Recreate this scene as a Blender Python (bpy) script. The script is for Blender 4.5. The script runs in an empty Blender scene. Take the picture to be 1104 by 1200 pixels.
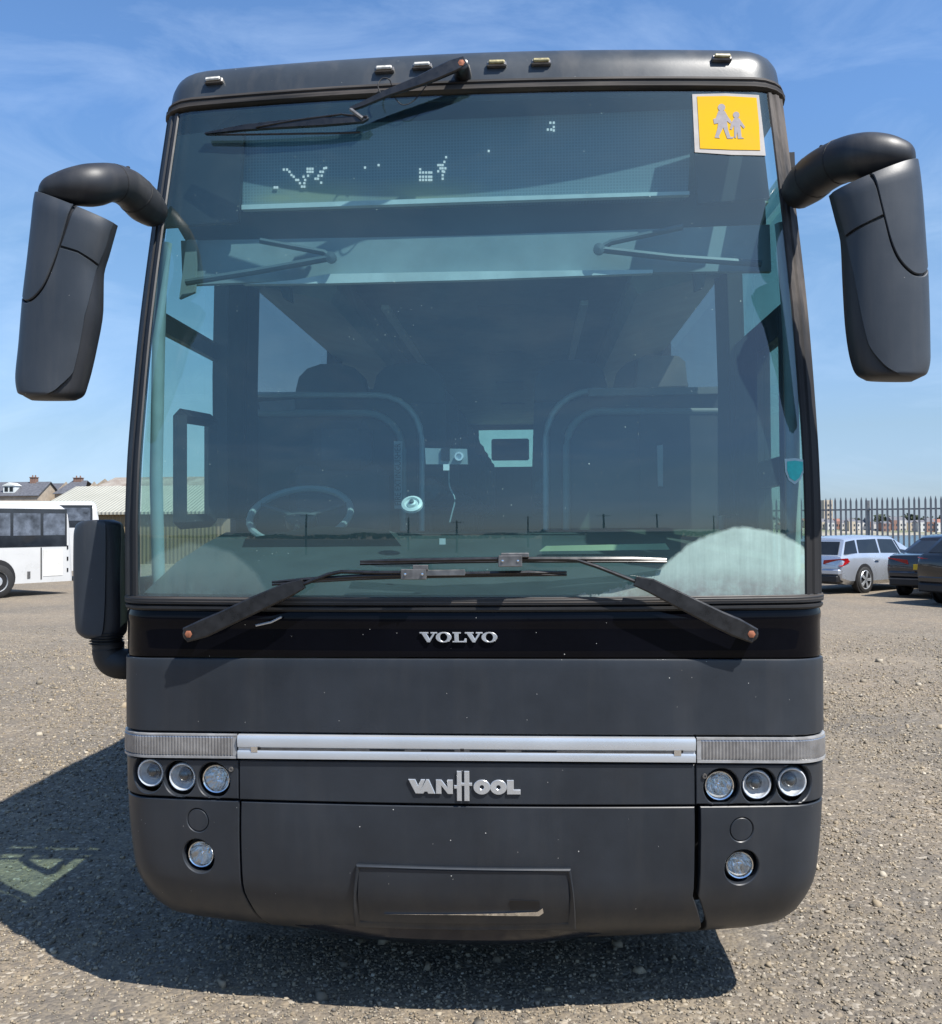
import bpy, math, random
import numpy as np
from mathutils import Vector, Matrix
from mathutils.geometry import delaunay_2d_cdt
random.seed(7); RNG = np.random.default_rng(7)
PI = math.pi
sc = bpy.context.scene
col = sc.collection

# ------------------------------------------------------------------ camera
CAM = Vector((0.2335, -3.387, 1.70)); YAW, PIT, ROL = 0.06317, 0.01623, -0.00671
FOC = 1104.0
_fw = Vector((-math.sin(YAW)*math.cos(PIT), math.cos(YAW)*math.cos(PIT), math.sin(PIT)))
_rt = Vector((math.cos(YAW), math.sin(YAW), 0)); _up = _rt.cross(_fw)
RT = _rt*math.cos(ROL)+_up*math.sin(ROL); UP = _up*math.cos(ROL)-_rt*math.sin(ROL); FW = _fw
cam = bpy.data.cameras.new('camera'); cam_o = bpy.data.objects.new('camera', cam); col.objects.link(cam_o)
m = Matrix.Identity(4)
for i in range(3):
    m[i][0] = RT[i]; m[i][1] = UP[i]; m[i][2] = -FW[i]; m[i][3] = CAM[i]
cam_o.matrix_world = m
cam.sensor_fit = 'VERTICAL'; cam.sensor_height = 36; cam.lens = 36*FOC/1200; cam.clip_start = .05; cam.clip_end = 12000
sc.camera = cam_o

# ------------------------------------------------------------------ sky, sun, exposure
SUN_TO = Vector((.54, -.41, 1)).normalized()
w = bpy.data.worlds.new("World"); sc.world = w; w.use_nodes = True
nt = w.node_tree; nt.nodes.clear()
sky = nt.nodes.new('ShaderNodeTexSky'); sky.sky_type = 'NISHITA'; sky.sun_disc = False
sky.sun_elevation = math.asin(SUN_TO.z); sky.sun_rotation = math.atan2(SUN_TO.x, SUN_TO.y)
sky.air_density = 1.0; sky.dust_density = .6; sky.ozone_density = 1.6; sky.altitude = 0
tc = nt.nodes.new('ShaderNodeTexCoord')
mp = nt.nodes.new('ShaderNodeMapping'); mp.inputs['Scale'].default_value = (1.3, 1.9, 3.6); mp.inputs['Rotation'].default_value = (0, .22, .5)
nz = nt.nodes.new('ShaderNodeTexNoise'); nz.inputs['Scale'].default_value = 3.0; nz.inputs['Detail'].default_value = 9; nz.inputs['Roughness'].default_value = .62; nz.inputs['Distortion'].default_value = .7
rp = nt.nodes.new('ShaderNodeMapRange'); rp.inputs[1].default_value = .47; rp.inputs[2].default_value = .80; rp.inputs[3].default_value = 0; rp.inputs[4].default_value = .17
mx = nt.nodes.new('ShaderNodeMix'); mx.data_type = 'RGBA'; mx.inputs[7].default_value = (7.0, 7.6, 8.4, 1)
tn = nt.nodes.new('ShaderNodeMix'); tn.data_type = 'RGBA'; tn.blend_type = 'MULTIPLY'; tn.inputs[0].default_value = 1; tn.inputs[7].default_value = (1, 1, 1, 1)
bg = nt.nodes.new('ShaderNodeBackground'); bg.inputs['Strength'].default_value = .11
ou = nt.nodes.new('ShaderNodeOutputWorld'); L = nt.links.new
sxyz = nt.nodes.new('ShaderNodeSeparateXYZ'); L(tc.outputs['Generated'], sxyz.inputs[0])
cr = nt.nodes.new('ShaderNodeValToRGB'); L(sxyz.outputs[2], cr.inputs[0]); cr.color_ramp.elements.remove(cr.color_ramp.elements[1])
for i_, (p_, c_) in enumerate([(0, (.47, .56, .80)), (.053, (.53, .585, .76)), (.098, (.60, .62, .69)), (.15, (.67, .70, .765)), (.277, (.71, .80, .84)), (.39, (.72, .87, 1.0)), (1, (.68, .87, 1.0))]):
    e_ = cr.color_ramp.elements[0] if i_ == 0 else cr.color_ramp.elements.new(p_)
    e_.position = p_; e_.color = (*c_, 1)
L(cr.outputs[0], tn.inputs[7])
L(tc.outputs['Generated'], mp.inputs[0]); L(mp.outputs[0], nz.inputs['Vector']); L(nz.outputs['Fac'], rp.inputs[0])
L(rp.outputs[0], mx.inputs[0]); L(sky.outputs[0], tn.inputs[6]); L(tn.outputs[2], mx.inputs[6]); pass
tn2 = nt.nodes.new('ShaderNodeMix'); tn2.data_type = 'RGBA'; tn2.blend_type = 'MULTIPLY'; tn2.inputs[0].default_value = 1; tn2.inputs[7].default_value = (.95, 1.03, 1.10, 1); L(mx.outputs[2], tn2.inputs[6]); L(tn2.outputs[2], bg.inputs['Color']); L(bg.outputs[0], ou.inputs[0])
sun = bpy.data.lights.new('sun', 'SUN'); sun.energy = 4.9; sun.angle = math.radians(.5); sun.color = (1, .955, .89)
sun_o = bpy.data.objects.new('sun', sun); col.objects.link(sun_o)
sun_o.rotation_euler = SUN_TO.to_track_quat('Z', 'Y').to_euler(); sun_o.location = (6, -4, 12)
vs = sc.view_settings; vs.view_transform = 'Standard'; vs.look = 'None'; vs.exposure = 0.75; vs.gamma = 1; vs.use_curve_mapping = False
sc.cycles.max_bounces = 10; sc.cycles.transparent_max_bounces = 16; sc.cycles.caustics_reflective = False; sc.cycles.caustics_refractive = False

# ------------------------------------------------------------------ pixel -> place helpers (photo is 1104 x 1200)
def ray(px, py): return (FW + RT*((px-552)/FOC) + UP*((600-py)/FOC))
def at(px, py, Y): d = ray(px, py); return CAM + d*((Y-CAM.y)/d.y)
def atx(px, py, X): d = ray(px, py); return CAM + d*((X-CAM.x)/d.x)
def atz(px, py, Z=0.0): d = ray(px, py); return CAM + d*((Z-CAM.z)/d.z)
def proj(p):
    d = Vector(p)-CAM; z = d.dot(FW); return (552+FOC*d.dot(RT)/z, 600-FOC*d.dot(UP)/z)

# ------------------------------------------------------------------ materials
def lin(c): return tuple(((v/255)/12.92 if v/255 <= .04045 else ((v/255+.055)/1.055)**2.4) for v in c)
class NT:
    def __init__(s, name):
        s.m = bpy.data.materials.new(name); s.m.use_nodes = True; s.t = s.m.node_tree; s.t.nodes.clear()
        s.out = s.n('ShaderNodeOutputMaterial')
    def n(s, k, **kw):
        x = s.t.nodes.new(k)
        for a, b in kw.items(): setattr(x, a, b)
        return x
    def l(s, a, b): s.t.links.new(a, b)
    def coord(s, scale=(1, 1, 1)):
        c = s.n('ShaderNodeTexCoord'); mm = s.n('ShaderNodeMapping'); mm.inputs['Scale'].default_value = scale
        s.l(c.outputs['Object'], mm.inputs[0]); return mm.outputs[0]
    def noise(s, scale, detail=4, rough=.55, vec=None, dist=0):
        x = s.n('ShaderNodeTexNoise'); x.inputs['Scale'].default_value = scale; x.inputs['Detail'].default_value = detail
        x.inputs['Roughness'].default_value = rough; x.inputs['Distortion'].default_value = dist
        s.l(vec if vec else s.coord(), x.inputs['Vector']); return x.outputs['Fac']
    def rng(s, v, a, b, c, d):
        x = s.n('ShaderNodeMapRange'); s.l(v, x.inputs[0])
        for i, q in enumerate((a, b, c, d)): x.inputs[i+1].default_value = q
        return x.outputs[0]
    def mixc(s, f, a, b, mode='MIX'):
        x = s.n('ShaderNodeMix', data_type='RGBA', blend_type=mode)
        for i, q in ((0, f), (6, a), (7, b)):
            if isinstance(q, (int, float)): x.inputs[i].default_value = q
            elif isinstance(q, tuple): x.inputs[i].default_value = (*q[:3], 1)
            else: s.l(q, x.inputs[i])
        return x.outputs[2]
    def math(s, op, a, b=None, c=None):
        x = s.n('ShaderNodeMath', operation=op)
        for i, q in enumerate((a, b, c)):
            if q is None: continue
            if isinstance(q, (int, float)): x.inputs[i].default_value = q
            else: s.l(q, x.inputs[i])
        return x.outputs[0]
    def bump(s, h, strength=.3, dist=.01):
        x = s.n('ShaderNodeBump'); x.inputs['Strength'].default_value = strength; x.inputs['Distance'].default_value = dist
        s.l(h, x.inputs['Height']); return x.outputs[0]
    def bsdf(s, color=(.5, .5, .5), rough=.5, metal=0, spec=.5, normal=None, **kw):
        x = s.n('ShaderNodeBsdfPrincipled')
        for k, q in (('Base Color', color), ('Roughness', rough), ('Metallic', metal), ('Specular IOR Level', spec)):
            if isinstance(q, tuple): x.inputs[k].default_value = (*q[:3], 1)
            elif isinstance(q, (int, float)): x.inputs[k].default_value = q
            else: s.l(q, x.inputs[k])
        for k, q in kw.items(): x.inputs[k.replace('_', ' ')].default_value = q
        if normal: s.l(normal, x.inputs['Normal'])
        return x.outputs[0]
    def done(s, sh): s.l(sh, s.out.inputs['Surface']); return s.m
def speckle(g, scale, rad, keep):
    """small round chips: 1 where a chip is"""
    v = g.n('ShaderNodeTexVoronoi'); v.inputs['Scale'].default_value = scale; g.l(g.coord(), v.inputs['Vector'])
    near = g.math('LESS_THAN', v.outputs['Distance'], rad)
    sp = g.n('ShaderNodeSeparateColor'); g.l(v.outputs['Color'], sp.inputs[0])
    return g.math('MULTIPLY', near, g.math('GREATER_THAN', sp.outputs[0], keep))
def simple(name, c, rough=.5, metal=0, var=.15, scale=8, bump=0, spec=.5, **kw):
    g = NT(name); f = g.noise(scale, 6)
    a = tuple(v*(1-var) for v in c); b = tuple(min(1, v*(1+var)) for v in c)
    cc = g.mixc(g.rng(f, .3, .7, 0, 1), a, b)
    nn = g.bump(g.noise(scale*12, 3), bump, .004) if bump else None
    return g.done(g.bsdf(cc, g.rng(f, .3, .7, max(.02, rough-.06), rough+.06), metal, spec, nn, **kw))
M = {}
def body_paint(name, c, rough, chips=.90, streak=True, dust=.25, lowdirt=False, coat=0, spec=.5):
    g = NT(name)
    f = g.noise(3.5, 7, .6); st = g.noise(1, 6, .6, g.coord((9, 9, .9)))
    fine = g.noise(140, 3)
    cc = g.mixc(g.rng(f, .35, .7, 0, 1), c, tuple(v*1.35+min(.002, v*.3) for v in c))
    dustc = (.16, .145, .125)
    cc = g.mixc(g.rng(st, .5, .85, 0, dust), cc, dustc)
    if lowdirt:
        co = g.n('ShaderNodeTexCoord'); sx = g.n('ShaderNodeSeparateXYZ'); g.l(co.outputs['Object'], sx.inputs[0])
        low = g.math('MULTIPLY', g.rng(sx.outputs[2], .26, .52, 1, 0), g.rng(g.noise(6, 8, .7, g.coord((2.5, 2.5, .8))), .35, .7, .1, .75))
        cc = g.mixc(low, cc, (.085, .075, .06))
    ch = speckle(g, 26, .045, chips); ch2 = speckle(g, 60, .06, chips+.05)
    cc = g.mixc(g.math('MAXIMUM', ch, ch2), cc, (.55, .54, .50))
    rr = g.rng(f, .3, .7, rough-.05, rough+.07)
    nn = g.bump(fine, .06 if rough > .2 else .008, .002)
    return g.done(g.bsdf(cc, rr, 0, spec, nn, Coat_Weight=coat, Coat_Roughness=.03))
M['grey'] = body_paint('matt dark grey paint', (.0145, .018, .0235), .42, lowdirt=True, dust=.09)
M['head'] = body_paint('weathered header paint', (.030, .036, .042), .33, chips=.86, dust=.35)
M['gloss'] = body_paint('gloss black paint', (.0018, .002, .0035), .04, chips=.86, dust=.006, spec=.14)
M['mirror'] = body_paint('mirror housing plastic', (.024, .029, .036), .42, chips=.93, dust=.22)
M['arm'] = body_paint('black mirror arm plastic', (.012, .013, .016), .46, chips=.96, dust=.28)
M['rubber'] = simple('black rubber', (.012, .012, .013), .55, var=.3)
M['black'] = simple('black void', (.006, .006, .007), .7)
def stained(name, sc3=(1.6, 1.6, 60), zlo=None):
    g = NT(name); st = g.noise(1, 7, .65, g.coord(sc3))
    s2 = g.noise(2.2, 5, .6)
    f = g.math('MULTIPLY', g.rng(st, .38, .62, 0, 1), g.rng(s2, .3, .6, .25, .9))
    if zlo:
        co = g.n('ShaderNodeTexCoord'); sx = g.n('ShaderNodeSeparateXYZ'); g.l(co.outputs['Object'], sx.inputs[0]); f = g.math('MULTIPLY', f, g.rng(sx.outputs[2], zlo-.08, zlo+.25, .1, 1.3))
    cc = g.mixc(f, (.016, .016, .017), (.105, .090, .078))
    return g.done(g.bsdf(cc, .68, 0, .25))
M['stained'] = stained('stained rubber trim'); M['stained_post'] = stained('stained pillar trim', (11, 11, 1.3), 2.35)
M['chrome'] = simple('polished metal', (.80, .81, .83), .10, 1, .05)
M['silver'] = simple('brushed silver trim', (.56, .585, .61), .30, .55, .08, 3)
M['letter'] = simple('silver lettering', (.62, .64, .66), .25, .7, .06, 30)
M['rust'] = simple('rusted nut', (.28, .10, .05), .7, .2, .4, 60)
M['steel'] = simple('worn steel', (.20, .19, .18), .4, .8, .3, 30)
M['wiper'] = simple('black wiper metal', (.014, .014, .015), .30, 0, .4, 30)
def reflector():
    g = NT('faceted reflector'); v = g.n('ShaderNodeTexVoronoi'); v.inputs['Scale'].default_value = 38; g.l(g.coord((1, .2, 1)), v.inputs['Vector'])
    nn = g.bump(v.outputs['Distance'], .8, .012)
    return g.done(g.bsdf((.86, .85, .82), .12, .72, .5, nn))
M['reflector'] = reflector()
M['bezel'] = simple('bright lamp bezel', (.80, .82, .84), .22, .30, .2, 40)
M['glasslens'] = simple('projector lens', (.035, .042, .05), .04, .0, .1, 5, Coat_Weight=1.0, Coat_Roughness=.01)
def schlick(g, f0=.08, mx_=1.0):
    ge = g.n('ShaderNodeNewGeometry'); vm = g.n('ShaderNodeVectorMath', operation='DOT_PRODUCT'); g.l(ge.outputs['Normal'], vm.inputs[0]); g.l(ge.outputs['Incoming'], vm.inputs[1])
    c = g.math('ABSOLUTE', vm.outputs['Value']); return g.math('ADD', g.math('MULTIPLY', g.math('POWER', g.math('SUBTRACT', 1.0, c), 5.0), mx_-f0), f0)
def clear(name, tint, ior=1.5, rough=0.0, dust=0.0, dustc=(.3, .3, .28)):
    g = NT(name)
    tr = g.n('ShaderNodeBsdfTransparent'); tr.inputs['Color'].default_value = (*tint, 1)
    gl = g.n('ShaderNodeBsdfGlossy'); gl.inputs['Roughness'].default_value = rough
    mx = g.n('ShaderNodeMixShader'); g.l(schlick(g, .07, .8), mx.inputs[0]); g.l(tr.outputs[0], mx.inputs[1]); g.l(gl.outputs[0], mx.inputs[2])
    if dust:
        d = g.n('ShaderNodeBsdfDiffuse'); d.inputs['Color'].default_value = (*dustc, 1)
        m2 = g.n('ShaderNodeMixShader'); g.l(g.rng(g.noise(5, 6), .3, .7, dust*.4, dust*1.6), m2.inputs[0]); g.l(mx.outputs[0], m2.inputs[1]); g.l(d.outputs[0], m2.inputs[2])
        return g.done(m2.outputs[0])
    return g.done(mx.outputs[0])
M['lenscover'] = clear('clear lamp cover', (.96, .97, .97), 1.5, .02, 0)
M['sideglass'] = clear('tinted side glass', (.43, .41, .38), 1.5, .0, .06)
M['cabglass'] = clear('lightly tinted cab glass', (.80, .92, .80), 1.5, .0, .05)
M['carglass'] = simple('dark car glass', (.012, .014, .016), .04, 0, .2, 3)
def windscreen_mat():
    g = NT('windscreen glass')
    co = g.n('ShaderNodeTexCoord'); sx = g.n('ShaderNodeSeparateXYZ'); g.l(co.outputs['Object'], sx.inputs[0]); X, Z = sx.outputs[0], sx.outputs[2]
    def disc(cx, cz, r, soft):
        dx = g.math('SUBTRACT', X, cx); dz = g.math('SUBTRACT', Z, cz)
        d = g.math('SQRT', g.math('ADD', g.math('MULTIPLY', dx, dx), g.math('MULTIPLY', dz, dz)))
        d = g.math('ADD', d, g.math('MULTIPLY', g.math('SUBTRACT', g.noise(14, 5), .5), .035))
        return g.rng(d, r-soft, r, 1, 0)
    a = at(236, 738, -.10); b = at(868, 742, -.10)
    s = 3.3/FOC
    m1 = g.math('MULTIPLY', disc(a.x, a.z, 104*s, .016), .20)
    m2 = disc(b.x, b.z, 122*s, .012)
    # dried run-off along the bottom edge towards the right
    edge = g.math('ADD', Z, g.math('MULTIPLY', g.math('SUBTRACT', g.noise(22, 7, .7), .5), .09))
    runx = g.rng(X, .28, .62, 0, 1)
    base_z = g.math('ADD', 1.455, g.math('MULTIPLY', g.math('MULTIPLY', runx, runx), .085))
    m3 = g.math('MULTIPLY', g.math('LESS_THAN', edge, base_z), g.rng(X, .30, .45, 0, 1))
    streak = g.noise(1, 6, .7, g.coord((55, 55, 3)))
    patch = g.math('MAXIMUM', g.math('MAXIMUM', m1, m2), m3)
    patch = g.math('MULTIPLY', patch, g.math('MULTIPLY', g.math('MULTIPLY', g.rng(streak, .3, .7, .48, .62), g.rng(Z, 1.46, 1.70, .82, 1.12)), g.rng(g.noise(9, 7, .7), .3, .7, .82, 1.12)))
    film = g.rng(g.noise(1.6, 6, .6), .3, .75, .030, .050)
    low = g.rng(Z, 1.72, 1.5, .0, .05)
    clus = g.rng(g.noise(3.2, 3), .45, .62, .10, 1); sp1 = g.math('MULTIPLY', speckle(g, 34, .060, .72), g.math('MULTIPLY', clus, .42)); sp2 = g.math('MULTIPLY', speckle(g, 110, .13, .90), g.math('MULTIPLY', clus, .34)); sp1 = g.math('MAXIMUM', sp1, g.math('MULTIPLY', speckle(g, 13, .030, .55), .45))
    f = g.math('MAXIMUM', g.math('ADD', g.math('ADD', patch, film), low), g.math('MAXIMUM', sp1, sp2))
    f = g.math('MINIMUM', f, .85)
    tr = g.n('ShaderNodeBsdfTransparent'); tr.inputs['Color'].default_value = (.57, .75, .76, 1)
    gl = g.n('ShaderNodeBsdfGlossy'); gl.inputs['Roughness'].default_value = .0; gl.inputs['Color'].default_value = (1, 1, .97, 1)
    mx = g.n('ShaderNodeMixShader'); g.l(schlick(g, .095), mx.inputs[0]); g.l(tr.outputs[0], mx.inputs[1]); g.l(gl.outputs[0], mx.inputs[2])
    d = g.n('ShaderNodeBsdfDiffuse'); g.l(g.mixc(g.rng(f, .05, .20, 0, 1), (.24, .48, .56), g.mixc(g.math('MULTIPLY', g.rng(Z, 1.56, 1.49, 0, .8), g.rng(g.noise(30, 6, .7), .35, .6, .4, 1)), (.47, .64, .59), (.30, .31, .31))), d.inputs['Color'])
    m4 = g.n('ShaderNodeMixShader'); g.l(f, m4.inputs[0]); g.l(mx.outputs[0], m4.inputs[1]); g.l(d.outputs[0], m4.inputs[2])
    return g.done(m4.outputs[0])
M['screen'] = windscreen_mat()

# ------------------------------------------------------------------ mesh helpers
def link(name, me, parent=None, label=None):
    o = bpy.data.objects.new(name, me); col.objects.link(o)
    if parent: o.parent = parent
    if label: o['label'] = label
    return o
def mk(name, vs_, fs, mat, parent=None, smooth=True, sharp=35, label=None):
    me = bpy.data.meshes.new(name); me.from_pydata([tuple(v) for v in vs_], [], fs)
    for mm in (mat if isinstance(mat, (list, tuple)) else [mat]): me.materials.append(mm)
    if smooth:
        me.shade_smooth()
        try: me.set_sharp_from_angle(angle=math.radians(sharp))
        except Exception: pass
    me.update()
    return link(name, me, parent, label)
class MB:
    def __init__(s): s.v = []; s.f = []
    def add(s, vs_, fs):
        o = len(s.v); s.v += [Vector(v) for v in vs_]; s.f += [tuple(i+o for i in f) for f in fs]; return s
    def box(s, a, b, rot=None, c=None, bev=0):
        x0, y0, z0 = (min(a[i], b[i]) for i in range(3)); x1, y1, z1 = (max(a[i], b[i]) for i in range(3))
        if bev:
            e = min(bev, (x1-x0)*.45, (y1-y0)*.45, (z1-z0)*.45); P = []; 
            C_ = [(x, y, z) for x in (x0, x1) for y in (y0, y1) for z in (z0, z1)]
            # each corner gives three verts, chamfered box
            for (x, y, z) in C_:
                ix = e if x == x0 else -e; iy = e if y == y0 else -e; iz = e if z == z0 else -e
                P += [(x, y+iy, z+iz), (x+ix, y, z+iz), (x+ix, y+iy, z)]
            def k(i, j): return 3*i+j
            F = [(k(0,0),k(1,0),k(3,0),k(2,0)), (k(4,0),k(6,0),k(7,0),k(5,0)), (k(0,1),k(4,1),k(5,1),k(1,1)), (k(2,1),k(3,1),k(7,1),k(6,1)), (k(0,2),k(2,2),k(6,2),k(4,2)), (k(1,2),k(5,2),k(7,2),k(3,2))]
            for (p, q, ax) in ((0,1,2),(2,3,2),(4,5,2),(6,7,2),(0,2,1),(1,3,1),(4,6,1),(5,7,1),(0,4,0),(1,5,0),(2,6,0),(3,7,0)):
                o_ = [t for t in (0,1,2) if t != ax]; F.append((k(p,o_[0]),k(q,o_[0]),k(q,o_[1]),k(p,o_[1])))
            F += [(k(i,0),k(i,1),k(i,2)) for i in range(8)]
            vs_ = P; fs = F
        else:
            vs_ = [(x0,y0,z0),(x1,y0,z0),(x1,y1,z0),(x0,y1,z0),(x0,y0,z1),(x1,y0,z1),(x1,y1,z1),(x0,y1,z1)]
            fs = [(0,3,2,1),(4,5,6,7),(0,1,5,4),(1,2,6,5),(2,3,7,6),(3,0,4,7)]
        vs_ = [Vector(v) for v in vs_]
        if rot is not None:
            cc = Vector(c) if c is not None else Vector(((x0+x1)/2,(y0+y1)/2,(z0+z1)/2)); vs_ = [cc+rot@(v-cc) for v in vs_]
        return s.add(vs_, fs)
    def tube(s, pts, r, n=10, caps=True, flat=1.0, closed=False):
        pts = [Vector(p) for p in pts]; N = len(pts)
        rs = r if isinstance(r, (list, tuple)) else [r]*N
        ring = []; up = Vector((0, 0, 1)); base = len(s.v)
        for i, p in enumerate(pts):
            if closed: d = (pts[(i+1) % N]-pts[i-1])
            else: d = (pts[min(i+1, N-1)]-pts[max(i-1, 0)])
            d.normalize(); sd = d.cross(up)
            if sd.length < .05: sd = d.cross(Vector((0, 1, 0)))
            sd.normalize(); u2 = sd.cross(d)
            for k in range(n):
                a = 2*PI*k/n; s.v.append(p+(sd*math.cos(a)*flat+u2*math.sin(a))*rs[i])
        for i in range(N if closed else N-1):
            j = (i+1) % N
            for k in range(n):
                k2 = (k+1) % n; s.f.append((base+i*n+k, base+i*n+k2, base+j*n+k2, base+j*n+k))
        if caps and not closed:
            s.f.append(tuple(base+k for k in range(n))[::-1]); s.f.append(tuple(base+(N-1)*n+k for k in range(n)))
        return s
    def lathe(s, prof, c, ax, n=24, ref=None):
        """prof: list of (r, h) along axis ax from c"""
        c = Vector(c); ax = Vector(ax).normalized(); u = ax.cross(Vector((0, 0, 1)))
        if u.length < .05: u = ax.cross(Vector((1, 0, 0)))
        u.normalize(); v = ax.cross(u); base = len(s.v)
        for (r, h) in prof:
            for k in range(n):
                a = 2*PI*k/n; s.v.append(c+ax*h+(u*math.cos(a)+v*math.sin(a))*max(r, 1e-5))
        for i in range(len(prof)-1):
            for k in range(n):
                k2 = (k+1) % n; s.f.append((base+i*n+k, base+i*n+k2, base+(i+1)*n+k2, base+(i+1)*n+k))
        return s
    def prism(s, poly, d0, d1):
        """poly: 3-D planar outline; d0,d1 offsets (vectors)"""
        n = len(poly); b = len(s.v); s.v += [Vector(p)+Vector(d0) for p in poly]+[Vector(p)+Vector(d1) for p in poly]
        s.f.append(tuple(range(b, b+n))[::-1]); s.f.append(tuple(range(b+n, b+2*n)))
        for i in range(n): j = (i+1) % n; s.f.append((b+i, b+j, b+n+j, b+n+i))
        return s
    def build(s, name, mat, parent=None, smooth=True, sharp=35, label=None): return mk(name, s.v, s.f, mat, parent, smooth, sharp, label)
def spline(pts, n=8):
    """Catmull-Rom through tuples of any length"""
    P = [np.array(p, float) for p in pts]; P = [2*P[0]-P[1]]+P+[2*P[-1]-P[-2]]; out = []
    for i in range(1, len(P)-2):
        for k in range(n):
            t = k/n; out.append(.5*((2*P[i])+(-P[i-1]+P[i+1])*t+(2*P[i-1]-5*P[i]+4*P[i+1]-P[i+2])*t*t+(-P[i-1]+3*P[i]-3*P[i+1]+P[i+2])*t**3))
    out.append(P[-2]); return out
def empty(name, loc=(0, 0, 0), label=None, cat=None, group=None, rz=0):
    o = bpy.data.objects.new(name, None); col.objects.link(o); o.location = loc; o.rotation_euler = (0, 0, rz); tag(o, label, cat, group); return o
def tag(o, label=None, cat=None, group=None, kind=None):
    for k, v in (('label', label), ('category', cat), ('group', group), ('kind', kind)):
        if v: o[k] = v
    return o
def copy_tree(o, parent=None):
    c = o.copy(); col.objects.link(c); c.parent = parent
    for ch in list(o.children): copy_tree(ch, c)
    return c

# ------------------------------------------------------------------ the coach's front surface
def hermite(xs, ys):
    xs = list(xs); ys = list(ys); n = len(xs); h = [xs[i+1]-xs[i] for i in range(n-1)]; d = [(ys[i+1]-ys[i])/h[i] for i in range(n-1)]
    mm = [d[0]]+[0 if d[i-1]*d[i] <= 0 else 2*d[i-1]*d[i]/(d[i-1]+d[i]) for i in range(1, n-1)]+[d[-1]]
    def f(x):
        x = min(max(x, xs[0]), xs[-1]); i = 0
        while i < n-2 and x > xs[i+1]: i += 1
        s = (x-xs[i])/h[i]
        return (2*s**3-3*s*s+1)*ys[i]+(s**3-2*s*s+s)*h[i]*mm[i]+(-2*s**3+3*s*s)*ys[i+1]+(s**3-s*s)*h[i]*mm[i+1]
    return f
fY = hermite([.20, .26, .30, .38, .5, .7, .95, 1.45, 1.7, 1.9, 2.2, 2.6, 3.0, 3.38, 3.47, 3.525, 3.56, 3.585], [.22, .10, .02, -.05, -.09, -.10, -.10, -.10, -.10, -.085, -.03, .062, .160, .26, .278, .305, .35, .45])
fW = hermite([.20, .26, .30, .38, .5, .8, 1.45, 2.4, 3.0, 3.38, 3.47, 3.53, 3.565, 3.585], [1.0, 1.08, 1.15, 1.195, 1.23, 1.25, 1.252, 1.256, 1.243, 1.232, 1.226, 1.21, 1.17, 1.08])
AH = 1.35; RC = .14; fB = hermite([.2, 1.7, 2.4, 3.38, 3.6], [.14, .14, .125, .085, .075])
def front(a, z):
    hw = fW(z); b = fY(z); BOW = fB(z); full = hw-RC+RC*PI/2; t = abs(a)
    s = t*full/AH if t <= AH else full+(t-AH); L1 = hw-RC
    if s < L1: x = s; y = b-BOW*(1-(x/hw)**2)
    elif s < full: q = (s-L1)/RC; x = L1+RC*math.sin(q); y = b-BOW*(1-(x/hw)**2)+RC*(1-math.cos(q))
    else: x = hw; y = b+RC+(s-full)
    return Vector((math.copysign(x, a), y, z))
def normal(S, a, b, e=.004):
    n = (S(a+e, b)-S(a-e, b)).cross(S(a, b+e)-S(a, b-e)); return n.normalized()
def offp(S, a, b, off):
    p = S(a, b); return p+normal(S, a, b)*off if off else p
def hit(px, py, S=front, g=None):
    if g is None: q = at(px, py, 0.0); g = (q.x, q.z)
    a, b = g; e = .002
    for _ in range(25):
        u, v = proj(S(a, b)); ru, rv = px-u, py-v
        if abs(ru)+abs(rv) < .02: break
        u1, v1 = proj(S(a+e, b)); u2, v2 = proj(S(a, b+e))
        j = [[(u1-u)/e, (u2-u)/e], [(v1-v)/e, (v2-v)/e]]; D = j[0][0]*j[1][1]-j[0][1]*j[1][0]
        if abs(D) < 1e-6: break
        da = (ru*j[1][1]-rv*j[0][1])/D; db = (rv*j[0][0]-ru*j[1][0])/D
        a += max(-.1, min(.1, da))*.9; b += max(-.1, min(.1, db))*.9
    return a, b
def inpoly(P, poly):
    x = P[:, 0]; y = P[:, 1]; r = np.zeros(len(P), bool); n = len(poly)
    for i in range(n):
        (x1, y1), (x2, y2) = poly[i], poly[(i+1) % n]
        if y1 == y2: continue
        c = ((y1 > y) != (y2 > y)) & (x < (x2-x1)*(y-y1)/(y2-y1)+x1); r ^= c
    return r
def dens(poly, res):
    o = []
    for i in range(len(poly)):
        a = poly[i]; b = poly[(i+1) % len(poly)]; n = max(1, int(math.ceil(math.hypot(b[0]-a[0], b[1]-a[1])/res)))
        o += [(a[0]+(b[0]-a[0])*k/n, a[1]+(b[1]-a[1])*k/n) for k in range(n)]
    return o
def area(p): return sum(p[i][0]*p[(i+1) % len(p)][1]-p[(i+1) % len(p)][0]*p[i][1] for i in range(len(p)))/2
def inset(p, d):
    o = []; n = len(p)
    for i in range(n):
        a, b, c = p[i-1], p[i], p[(i+1) % n]
        e1 = (b[0]-a[0], b[1]-a[1]); e2 = (c[0]-b[0], c[1]-b[1]); l1 = math.hypot(*e1) or 1; l2 = math.hypot(*e2) or 1
        n1 = (-e1[1]/l1, e1[0]/l1); n2 = (-e2[1]/l2, e2[0]/l2); k = 1+n1[0]*n2[0]+n1[1]*n2[1]; k = max(k, .4)
        o.append((b[0]+(n1[0]+n2[0])*d/k, b[1]+(n1[1]+n2[1])*d/k))
    return o
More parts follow.
